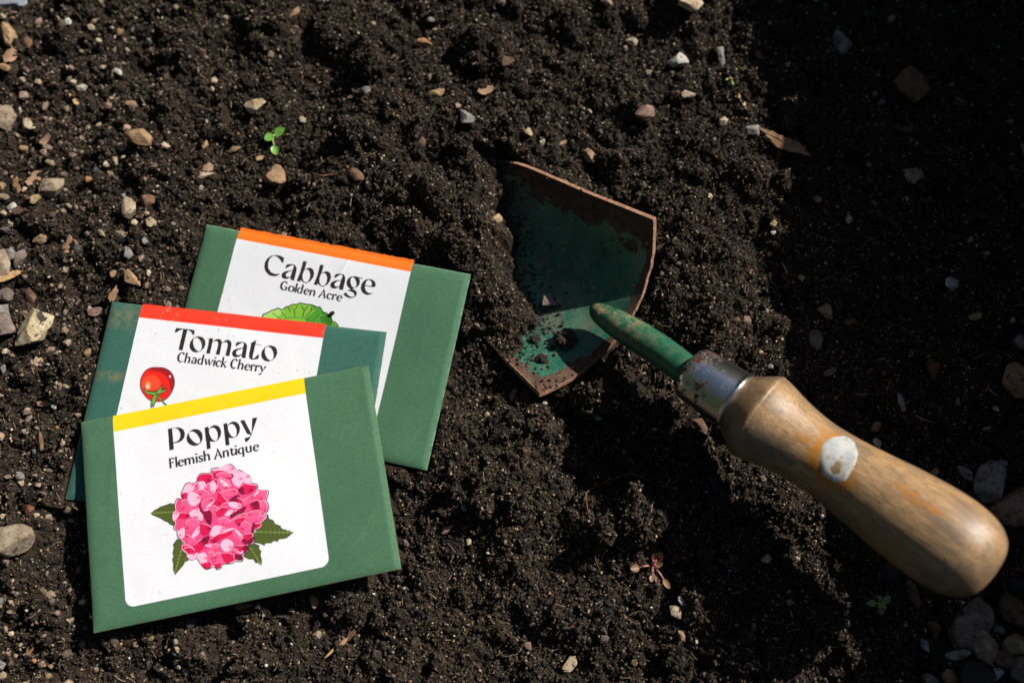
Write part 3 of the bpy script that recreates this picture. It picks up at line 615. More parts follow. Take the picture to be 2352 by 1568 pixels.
# ------------------------------------------------------------ trowel
def frame_from(axis):
    a=np.asarray(axis,float);a/=np.linalg.norm(a);b=np.cross(a,[0,0,1.]);b/=np.linalg.norm(b);return a,b,np.cross(b,a)
def tube(P,R,nseg=40,cap=True,sq=None):
    P=np.asarray(P,float);n=len(P);T=np.gradient(P,axis=0);V=[]
    for i in range(n):
        a,b,c=frame_from(T[i])
        for k in range(nseg):
            t=2*math.pi*k/nseg;V.append(P[i]+R[i]*(math.cos(t)*b+math.sin(t)*c))
    F=[[i*nseg+k,i*nseg+(k+1)%nseg,(i+1)*nseg+(k+1)%nseg,(i+1)*nseg+k] for i in range(n-1) for k in range(nseg)]
    V=np.array(V)
    if cap:
        V=np.concatenate([V,[P[0]],[P[-1]]]);k0=len(V)-2
        F+=[[k0,(k+1)%nseg,k] for k in range(nseg)]+[[k0+1,(n-1)*nseg+k,(n-1)*nseg+(k+1)%nseg] for k in range(nseg)]
    return V,F
def resample(P,R,m):
    Q=curve(np.concatenate([np.asarray(P,float),np.asarray(R,float)[:,None]],1),max(2,m//(len(P)-1)));return Q[:,:3],np.clip(Q[:,3],.01,None)
J=W(1692,923,3.9);E_=W(2270,1307,6.2)
tro=empty('garden_trowel',W(1560,860,0));tag(tro,'old garden trowel with green chipped blade, metal ferrule and wooden handle stuck in the soil','trowel')
# blade paint
mbl,n,b=mat('chipped_green_paint'); v=tc(n); ed=attr(n,'edge')
nz=noi(n,110,5,v,.62,.4); nf=noi(n,700,4,v,.7)
ad=nd(n,'Math',operation='MULTIPLY_ADD'); n.links.new(nz,ad.inputs[0]); ad.inputs[1].default_value=1.5; n.links.new(ed.outputs['Fac'],ad.inputs[2])
rm=ramp(n,ad.outputs[0],[(.0,0.),(.985,0.),(.995,1.)])   # ramp input is clamped, keep threshold at 1
ad.use_clamp=False
sub=nd(n,'Math',operation='SUBTRACT'); n.links.new(ad.outputs[0],sub.inputs[0]); sub.inputs[1].default_value=.55
rm=ramp(n,sub.outputs[0],[(.495,0.),(.515,1.)])
rust=mix(n,ramp(n,noi(n,240,5,v,.75),[(.35,0.),(.65,1.)]),srgb('3c2820'),srgb('70503e'))
rust=mix(n,ramp(n,noi(n,90,3,v),[(.5,0.),(.7,.7)]),rust,srgb('6a5a52'))
rust=mix(n,ramp(n,noi(n,1500,3,v,.8),[(.4,.5),(.62,0.)]),rust,srgb('2c1a14'))
pt=mix(n,ramp(n,noi(n,60,4,v),[(.35,0.),(.7,1.)]),srgb('175243'),srgb('2a7660'))
pt=mix(n,ramp(n,noi(n,330,5,v,.8),[(.5,0.),(.72,.6)]),pt,srgb('7a6a52'))
pt=mix(n,ramp(n,noi(n,85,5,v,.7,.5),[(.5,0.),(.68,.45)]),pt,srgb('3a4a38'))
pt=mix(n,ramp(n,noi(n,520,2,v,.5),[(.74,0.),(.76,.9)]),pt,srgb('a8b0a0'))
mp=nd(n,'Mapping'); n.links.new(v,mp.inputs[0]); mp.inputs['Rotation'].default_value=(0,0,math.radians(25)); mp.inputs['Scale'].default_value=(40,900,60)
pt=mix(n,ramp(n,noi(n,1.6,3,mp.outputs[0],.7),[(.62,0.),(.67,.5)]),pt,srgb('93a896'))
pt=mix(n,ramp(n,noi(n,38,5,v,.7,.4),[(.48,0.),(.66,.4)]),pt,srgb('8a8068'))
pt=mix(n,ramp(n,noi(n,1300,3,v,.7),[(.62,0.),(.66,.6)]),pt,srgb('a09478'))
e2=ramp(n,ed.outputs['Fac'],[(.0,0.),(.99,0.),(1.,1.)])
gt=nd(n,'Math',operation='GREATER_THAN'); n.links.new(ed.outputs['Fac'],gt.inputs[0]); gt.inputs[1].default_value=1.3
rust=mix(n,gt.outputs[0],rust,mix(n,ramp(n,noi(n,500,4,v,.7),[(.35,0.),(.65,1.)]),srgb('7a5440'),srgb('b58a6e')))  # rim rust coloured paler, painted as if the sun caught it
n.links.new(mix(n,rm,pt,rust),b.inputs['Base Color'])
n.links.new(mix(n,rm,(.3,.3,.3),(.85,.85,.85)),b.inputs['Roughness'])
b.inputs['Specular IOR Level'].default_value=.5
hb=mix(n,.12,mix(n,rm,(1,1,1),(0,0,0)),nf); bump(n,b,hb,.035,.9)
NS,NU=260,240
ss,uu=np.meshgrid(np.linspace(0,BLEN*.998,NS),np.linspace(-1,1,NU))
TH=.105
jag=.05*fbm(uu*6,uu*0,3,3)+.03*fbm(uu*25,uu*0,4,2)
ss2=ss+jag*np.clip(1-ss/.6,0,1); 
bo=.012*fbm(ss*1.3,uu*4,8,2)
topV=blade(ss2,uu,TH)+0*bo[...,None];botV=blade(ss2,uu,-TH)
topV[...,2]+=bo; botV[...,2]+=bo
# nibbled rim
k=NS*NU;V=np.concatenate([topV.reshape(-1,3),botV.reshape(-1,3)])
per=np.concatenate([np.arange(NS),np.arange(1,NU)*NS+NS-1,np.arange(NS-2,-1,-1)+(NU-1)*NS,np.arange(NU-2,0,-1)*NS]);nxt=np.roll(per,-1)
F=np.concatenate([grid_faces(NS,NU),grid_faces(NS,NU,k)[:,::-1],np.stack([nxt,per,per+k,nxt+k],1)])
bl=obj('blade',V,F,mbl,tro,origin=BS,smooth=False)
dside=(1-np.abs(uu))*BHW; dback=ss
ds=np.minimum(dside/np.where(uu>0,1.25,.42),dback/np.where(uu>.0,.42,np.where(uu<-.45,.8,.5)))
edge=np.clip(1-ds,-.6,1); edge=.18+.62*edge
edge=np.concatenate([edge.ravel(),edge.ravel()]);rimm=np.zeros(2*k,bool);rimm[per]=rimm[per+k]=True;edge[rimm]=2
add_attr(bl,'edge',edge)
# neck
mgr,n,b=mat('green_neck_paint'); v=tc(n)
pt=mix(n,ramp(n,noi(n,90,4,v),[(.35,0.),(.7,1.)]),srgb('17503a'),srgb('226c50'))
up=nd(n,'SeparateXYZ'); gm=nd(n,'NewGeometry'); n.links.new(gm.outputs['Normal'],up.inputs[0])
at=attr(n,'along'); dm=nd(n,'Math',operation='MULTIPLY'); n.links.new(at.outputs['Fac'],dm.inputs[0]); n.links.new(ramp(n,noi(n,260,5,v,.75),[(.42,0.),(.6,1.)]),dm.inputs[1])
dm2=nd(n,'Math',operation='MULTIPLY'); n.links.new(dm.outputs[0],dm2.inputs[0]); n.links.new(ramp(n,up.outputs[2],[(.3,0.),(.8,1.)]),dm2.inputs[1])
pt=mix(n,dm2.outputs[0],pt,srgb('a98a68')); n.links.new(pt,b.inputs['Base Color']); b.inputs['Roughness'].default_value=.38
bump(n,b,noi(n,260,4,v,.7),.02,.6)
NP=[W(1360,705,1.1),W(1371,714,1.3),W(1392,728,1.5),W(1430,751,1.85),W(1476,779,2.2),W(1527,813,2.65),W(1580,853,3.1),W(1612,880,3.3)]
NR=[.12,.38,.50,.61,.65,.64,.62,.62]
P_,R_=resample(NP,NR,60);Vn,Fn=tube(P_,R_,48);nk=obj('neck',Vn,Fn,mgr,tro,origin=NP[4],smooth=True)
tt=np.repeat(np.clip(1.35-np.linspace(0,1,len(P_))*1.7,0.12,1),48);add_attr(nk,'along',np.concatenate([tt,[0,0]]))
# straight axis of ferrule and handle
ax_=(E_-J);LA=np.linalg.norm(ax_);ax_/=LA
def revolve(prof,nseg=72,fac=None):
    P=[J+ax_*s for s,r in prof];V,F=tube(P,[r for s,r in prof],nseg)
    a,b,c=frame_from(ax_)
    V=[];
    for s,r in prof:
        for k in range(nseg):
            t=2*math.pi*k/nseg;rr_=r if fac is None else r*fac(s,t)
            V.append(J+ax_*s+rr_*(math.cos(t)*b+math.sin(t)*c))
    V+= [J+ax_*prof[0][0],J+ax_*prof[-1][0]];return np.array(V),F
mfe,n,b=mat('worn_plated_steel'); v=tc(n); b.inputs['Metallic'].default_value=1
fa=attr(n,'front');fm=nd(n,'Math',operation='MULTIPLY_ADD');n.links.new(fa.outputs['Fac'],fm.inputs[0]);fm.inputs[1].default_value=.17;n.links.new(noi(n,260,5,v,.72,.3),fm.inputs[2]);rs=ramp(n,fm.outputs[0],[(.66,0.),(.68,1.)])
n.links.new(mix(n,rs,(.5,.5,.5),(.05,.05,.05)),b.inputs['Specular IOR Level'])
n.links.new(mix(n,rs,srgb('e6e4e0'),srgb('4a362b')),b.inputs['Base Color']); n.links.new(mix(n,rs,(.26,.26,.26),(.9,.9,.9)),b.inputs['Roughness'])
n.links.new(mix(n,rs,(1,1,1),(0,0,0)),b.inputs['Metallic']); bump(n,b,noi(n,160,4,v,.6),.02,.5)
FL=2.28
prof=[(-FL,.60),(-FL+.01,.78),(-FL+.06,.93),(-FL+.16,1.03),(-FL+.32,1.09),(-FL+.6,1.12),(-1.2,1.15),(-.6,1.175),(-.16,1.19),(-.12,1.235),(-.02,1.245),(.03,1.2)]
prof=[(a,max(r,.02)) for a,r,_ in curve(np.array([(a,r,0) for a,r in prof]),5)]
Vf,Ff=revolve(prof);fo=obj('ferrule',Vf,Ff,mfe,tro,origin=J-ax_*1.2,smooth=True);add_attr(fo,'front',np.clip(1.15-((Vf-J)@ax_+FL)/1.9,.12,1))
mwd,n,b=mat('weathered_wood'); v=tc(n); uvw=attr(n,'grain_pos')
mp=nd(n,'Mapping'); n.links.new(uvw.outputs['Vector'],mp.inputs[0]); mp.inputs['Scale'].default_value=(.22,5.5,5.5)
g1=noi(n,2.2,6,mp.outputs[0],.7,.8)
c=mix(n,ramp(n,g1,[(.3,0.),(.68,1.)]),srgb('8a6c4a'),srgb('cda577'))
mp2=nd(n,'Mapping'); n.links.new(uvw.outputs['Vector'],mp2.inputs[0]); mp2.inputs['Scale'].default_value=(.35,15,15)
c=mix(n,ramp(n,noi(n,1.7,5,mp2.outputs[0],.75,.3),[(.52,0.),(.62,.85)]),c,srgb('4a3627'))
mp3=nd(n,'Mapping'); n.links.new(uvw.outputs['Vector'],mp3.inputs[0]); mp3.inputs['Scale'].default_value=(.28,.8,.8)
c=mix(n,ramp(n,noi(n,1.4,4,mp3.outputs[0],.6),[(.44,0.),(.62,.8)]),c,srgb('746454'))
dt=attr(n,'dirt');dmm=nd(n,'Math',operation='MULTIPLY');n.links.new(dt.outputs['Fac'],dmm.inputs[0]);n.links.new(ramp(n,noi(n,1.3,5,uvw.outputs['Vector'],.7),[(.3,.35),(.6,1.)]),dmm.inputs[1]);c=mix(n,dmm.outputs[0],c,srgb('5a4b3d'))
og=attr(n,'orange'); om=nd(n,'Math',operation='MULTIPLY'); n.links.new(og.outputs['Fac'],om.inputs[0]); n.links.new(ramp(n,noi(n,3.6,5,uvw.outputs['Vector'],.75),[(.40,0.),(.50,1.)]),om.inputs[1])
c=mix(n,om.outputs[0],c,srgb('b87514')); n.links.new(c,b.inputs['Base Color'])
n.links.new(ramp(n,g1,[(.3,.42),(.7,.3)]),b.inputs['Roughness']); b.inputs['Specular IOR Level'].default_value=.5
bump(n,b,noi(n,1.7,5,mp2.outputs[0],.75,.3),.02,.6)
ctl=[(.0,1.17),(.12,1.22),(.9,1.70),(1.15,1.72),(1.5,1.66),(2.4,1.45),(3.5,1.31),(4.6,1.33),(5.8,1.45),(7.0,1.60),(8.2,1.70),(9.1,1.70),(9.8,1.60),(10.3,1.42),(10.65,1.15),(10.85,.8),(10.93,.4),(10.95,.03)]
s_end=LA+.25; ctl=[(a*s_end/10.95,r*(1.01+.02*a/10.95)) for a,r in ctl]
cp=np.array(ctl);Q=curve(np.array([(a,r,0) for a,r in ctl]),9);Q=Q[(np.r_[True,np.diff(Q[:,0])>1e-4])]
prof=[(a,max(r,.02)) for a,r,_ in Q]
fac=lambda s,t:1+.004*math.sin(3*t+s)+.003*math.sin(8*t-s*.7)
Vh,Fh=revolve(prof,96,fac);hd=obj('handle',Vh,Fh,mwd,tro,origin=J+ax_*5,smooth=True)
a_,b_,c_=frame_from(ax_)
rel=Vh-J;gp=np.stack([rel@ax_,rel@b_,rel@c_],1)
at=hd.data.attributes.new('grain_pos','FLOAT_VECTOR','POINT');at.data.foreach_set('vector',gp.astype(np.float32).ravel())
def surf_at(px,py):
    q=ray(px,py);q/=np.linalg.norm(q);best=None
    for t in np.linspace(25,42,3400):
        X=CAM+q*t;r=X-J;s=r@ax_;d=np.linalg.norm(r-ax_*s)
        if 0<s<s_end and d<np.interp(s,cp[:,0],cp[:,1]): return X
    return CAM+q*34
sp=surf_at(1928,1056);dist=np.linalg.norm(Vh-sp,axis=1)
ring=np.clip(1-np.abs(dist-.85)/.42,0,1)*1.2*(((Vh-sp)@rv)<.45);ring=np.clip(ring,0,1)
for (a,b2,rad) in ((2115,1155,.35),(2150,1172,.25),(2085,1128,.3),(1850,1010,.25),(1900,990,.2)):
    dq=Vh-surf_at(a,b2);da=dq@ax_;dp=np.linalg.norm(dq-da[:,None]*ax_,axis=1)
    ring=np.maximum(ring,.95*np.clip(1.3-np.hypot(da/3.2,dp)/rad/.55,0,1))
add_attr(hd,'orange',ring)
sh_=(Vh-J)@ax_;low_=-(((Vh-J)-sh_[:,None]*ax_)@uv);add_attr(hd,'dirt',np.clip(np.clip(1.25-sh_/1.1,0,1)*.9+np.clip((low_-.2)*.35,0,.5)+.8*np.clip((sh_-9.6)/1.5,0,.3),0,1))  # shade and dirt painted into the wood: shoulder, lower side and end
# pale filler patch sitting flush in the handle
mpf,n,b=mat('pale_filler');v=tc(n);n.links.new(mix(n,ramp(n,noi(n,330,5,v,.75),[(.52,0.),(.66,.7)]),mix(n,ramp(n,noi(n,90,4,v),[(.35,0.),(.65,1.)]),srgb('b3b7b8'),srgb('d6d3ca')),srgb('7b6a54')),b.inputs['Base Color']);b.inputs['Roughness'].default_value=.45;bump(n,b,noi(n,260,4,v,.7),.02,.6)
PO=[(1890,1020),(1912,1003),(1940,1000),(1964,1012),(1971,1040),(1962,1076),(1944,1104),(1915,1110),(1890,1092),(1883,1060)]
PV=[];rings=[0,.35,.7,.92,1.0]
PC_=np.array([1928,1056.]);PQ=np.concatenate([np.linspace(a,b_,3,endpoint=False) for a,b_ in zip(np.array(PO,float),np.roll(np.array(PO,float),-1,0))]);nP=len(PQ)
for f_ in rings:
    for w_ in PQ:
        x_,y_=PC_+(w_-PC_)*f_*1.0; X=surf_at(x_,y_);r=X-J;s=r@ax_;nn=(r-ax_*s);nn/=np.linalg.norm(nn);PV.append(X+nn*(.008 if f_<.97 else -.01))
F=[[i*nP+k,(i+1)*nP+k,(i+1)*nP+(k+1)%nP,i*nP+(k+1)%nP] for i in range(len(rings)-1) for k in range(nP)]
obj('filler_patch',np.array(PV),F,mpf,tro,origin=sp,smooth=True)
print('trowel',round(time.time()-T0,1))
# ------------------------------------------------------------ unseen timber board added on the right, sized to cast shade over the soil
def bevel_box(x0,x1,y0,y1,z0,z1,bv=.25,sub=1):
    bm=bmesh.new();bmesh.ops.create_cube(bm,size=1)
    for v in bm.verts: v.co=Vector(((x0+x1)/2+v.co.x*(x1-x0),(y0+y1)/2+v.co.y*(y1-y0),(z0+z1)/2+v.co.z*(z1-z0)))
    bmesh.ops.bevel(bm,geom=bm.edges[:],offset=bv,segments=2,affect='EDGES')
    V=np.array([v.co[:] for v in bm.verts]);F=[[v.index for v in f.verts] for f in bm.faces];bm.free();return V,F
mtb,n,b=mat('silvered_timber');v=tc(n);mp=nd(n,'Mapping');n.links.new(v,mp.inputs[0]);mp.inputs['Scale'].default_value=(40,3,40)
g1=noi(n,2,6,mp.outputs[0],.7,.6);n.links.new(ramp(n,g1,[(.35,(.09,.07,.055)),(.65,(.20,.17,.14))]),b.inputs['Base Color']);b.inputs['Roughness'].default_value=.85
bump(n,b,g1,.1,.8)
bd=empty('added_shade_board',(29,0,0));tag(bd,'added timber board out of view on the right, shading the soil','board')
V,F=bevel_box(27,31.5,-75,75,-3,15.0);obj('plank',V,F,mtb,bd,origin=(29,0,0))
for yy_ in (-34,22):
    V,F=bevel_box(31.6,35.5,yy_-2,yy_+2,-3,11,.2);obj('post',V,F,mtb,bd,origin=(33,yy_,0))
bd.rotation_euler=(0,0,math.radians(2.3))

# unseen hedges added all round to cut skylight and deepen the shade
mhg=plain('sky_block_leaves',srgb('2c3526'),.8,.15,60,.5,.4)
def sky_block_hedge(x0,x1,y0,y1,h,lb):
    r_=np.random.default_rng(int(abs(x0)*3+abs(y0)));N=9000
    c=np.stack([r_.uniform(x0,x1,N),r_.uniform(y0,y1,N),r_.uniform(0,h,N)],1)
    e=empty('sky_block_hedge',((x0+x1)/2,(y0+y1)/2,0));tag(e,lb,'sky_block_hedge')
    d=r_.normal(size=(N,2,3));d/=np.linalg.norm(d,axis=2)[:,:,None];d*=r_.uniform(2,4.5,(N,1,1))
    V=np.stack([c-d[:,0],c+d[:,1],c+d[:,0],c-d[:,1]],1).reshape(-1,3);obj('foliage',V,np.arange(N*4).reshape(-1,4),mhg,e,origin=np.array(e.location)/U)
    V,F=bevel_box(x0+4,x1-4,y0+4,y1-4,-2,h-4,3);obj('branches',V,F,mhg,e,origin=np.array(e.location)/U)
sky_block_hedge(-150,-105,-170,170,150,'added foliage screen out of view on the left, blocking skylight')
sky_block_hedge(-100,150,-230,-190,120,'added foliage screen out of view behind the camera, blocking skylight')
sky_block_hedge(-100,150,190,235,150,'added foliage screen out of view on the far side, blocking skylight')

sky_block_hedge(155,200,-190,200,105,'added low foliage screen out of view on the right, blocking skylight')

# ------------------------------------------------------------ stones, chips, bark, twigs
def ico(sub):
    bm=bmesh.new();bmesh.ops.create_icosphere(bm,subdivisions=sub,radius=1)
    V=np.array([v.co[:] for v in bm.verts]);F=np.array([[v.index for v in f.verts] for f in bm.faces]);bm.free();return V,F
ICO={k:ico(k) for k in (2,3,4,5)}
def n3(V,s,seed):
    return np.array([mnoise.noise(Vector((x*s+seed*7.3,y*s-seed*3.1,z*s+seed))) for x,y,z in V])
def scale_at(p): return FPX/depth(p)
def rotz(V,a): c,s=math.cos(a),math.sin(a);return np.stack([V[:,0]*c-V[:,1]*s,V[:,0]*s+V[:,1]*c,V[:,2]],1)
def stone(px,py,L,Wd,ang,colr,seed,ht=.62,angular=5,rnd=.16,on=None,sub=None,sink=.3):
    p=G(px,py) if on is None else np.array(on,float); k=scale_at(p)/1.12;l=L/k/2;w=Wd/k/2/.96;h=ht*min(l,w)*1.05
    sb=sub or (4 if L>28 else 3)
    V0,F0=ICO[sb];r_=np.random.default_rng(seed)
    V=V0*(1+rnd*2.2*n3(V0,.9,seed)+rnd*.8*n3(V0,2.3,seed+50))[:,None]
    for _ in range(angular):
        d=r_.normal(size=3);d/=np.linalg.norm(d);o=r_.uniform(.42,.82)
        t=V@d-o;V=V-np.clip(t,0,None)[:,None]*d*.93
    V=V*(1+.035*n3(V0,6,seed+9))[:,None]
    V=V-(V.max(0)+V.min(0))/2;V=V/np.abs(V).max(0)
    V=V*[l,w,h];tl=r_.uniform(-.2,.2);V[:,2]+=V[:,0]*tl
    gxs=p[0]+np.linspace(-.7,.7,7)*min(l,w);gys=p[1]+np.linspace(-.7,.7,7)*min(l,w)
    if on is None: p=np.array([p[0],p[1],float(np.percentile(hz(*np.meshgrid(gxs,gys)),65))])
    V=rotz(V,-math.radians(ang))+p+[0,0,h*(1-2*sink)+.03]
    return V,F0,p
def chip(px,py,L,Wd,ang,seed,thick=.12,curl=.15,pointy=.5):
    """flat splinter of bark or flake with an uneven outline"""
    p=G(px,py);k=scale_at(p);l=L/k/2;w=Wd/k/2;r_=np.random.default_rng(seed)
    n_=36;t=np.linspace(0,2*math.pi,n_,endpoint=False)
    e=1+.22*np.array([mnoise.noise(Vector((math.cos(a)*1.4+seed,math.sin(a)*1.4,seed*.7))) for a in t])*2+.06*r_.normal(size=n_)
    x=np.cos(t)*l*e;y=np.sin(t)*np.abs(np.sin(t))**(pointy-.5 if pointy>.5 else 0)*w*e
    rings=[1,.97,.6,.25];V=[];
    th=thick*min(l,w)*2
    def z(xx,yy): return curl*((xx/l)**2*l*.5-(yy/w)**2*w*.6)+.05*l*mnoise.noise(Vector((xx*4,yy*4,seed)))
    for sgn in (1,-1):
        for f in rings:
            for a,b2 in zip(x*f,y*f): V.append((a,b2,z(a,b2)+sgn*th/2*(0.3 if f==1 else 1)))
        V.append((0,0,z(0,0)+sgn*th/2))
    F=[];R=len(rings)
    for s_ in (0,1):
        o=s_*(R*n_+1)
        for i in range(R-1):
            for j in range(n_):
                q=[o+i*n_+j,o+i*n_+(j+1)%n_,o+(i+1)*n_+(j+1)%n_,o+(i+1)*n_+j];F.append(q if s_==0 else q[::-1])
        c_=o+R*n_
        for j in range(n_):
            q=[o+(R-1)*n_+j,o+(R-1)*n_+(j+1)%n_,c_];F.append(q if s_==0 else q[::-1])
    o=R*n_+1
    for j in range(n_): F.append([j,o+j,o+(j+1)%n_,(j+1)%n_])
    V=np.array(V);V[:,2]+=V[:,1]*r_.uniform(-.25,.25)+V[:,0]*r_.uniform(-.15,.15)
    return rotz(V,-math.radians(ang))+p+[0,0,th+.06+max(0,V[:,2].max()*.3)],F,p
def thread(pts,rad,seed=0,lift=.05,nseg=8):
    P=[];
    for a in pts:
        q=G(a[0],a[1]);q[2]+=lift+(a[2] if len(a)>2 else 0);P.append(q)
    P=np.array(P);R=np.interp(np.linspace(0,1,len(P)),[0,.1,.9,1],[.6,1,.8,.35])*rad
    if len(P)>2: P,R=resample(P,R,8*len(P))
    V,F=tube(P,R,nseg);return V,F,P[0]
BARK=plain('dry_bark',srgb('8a6a50'),.8,.25,260,.5,.04);BARKD=plain('dark_bark',srgb('5a4234'),.85,.2,260,.5,.04)
STRAW=plain('pale_straw',srgb('b8966c'),.6,.35,260,.35,.03);ROOT=plain('thin_root',srgb('6a4a34'),.7,.3,300,.35,.02)
LEAFB=plain('dry_leaf_surface',srgb('9a7a62'),.7,.3,200,.4,.03);BARKM={'bark':BARK,'dbark':BARKD,'straw':STRAW,'leaf':LEAFB,'root':ROOT}
SG='loose stones scattered over the soil'
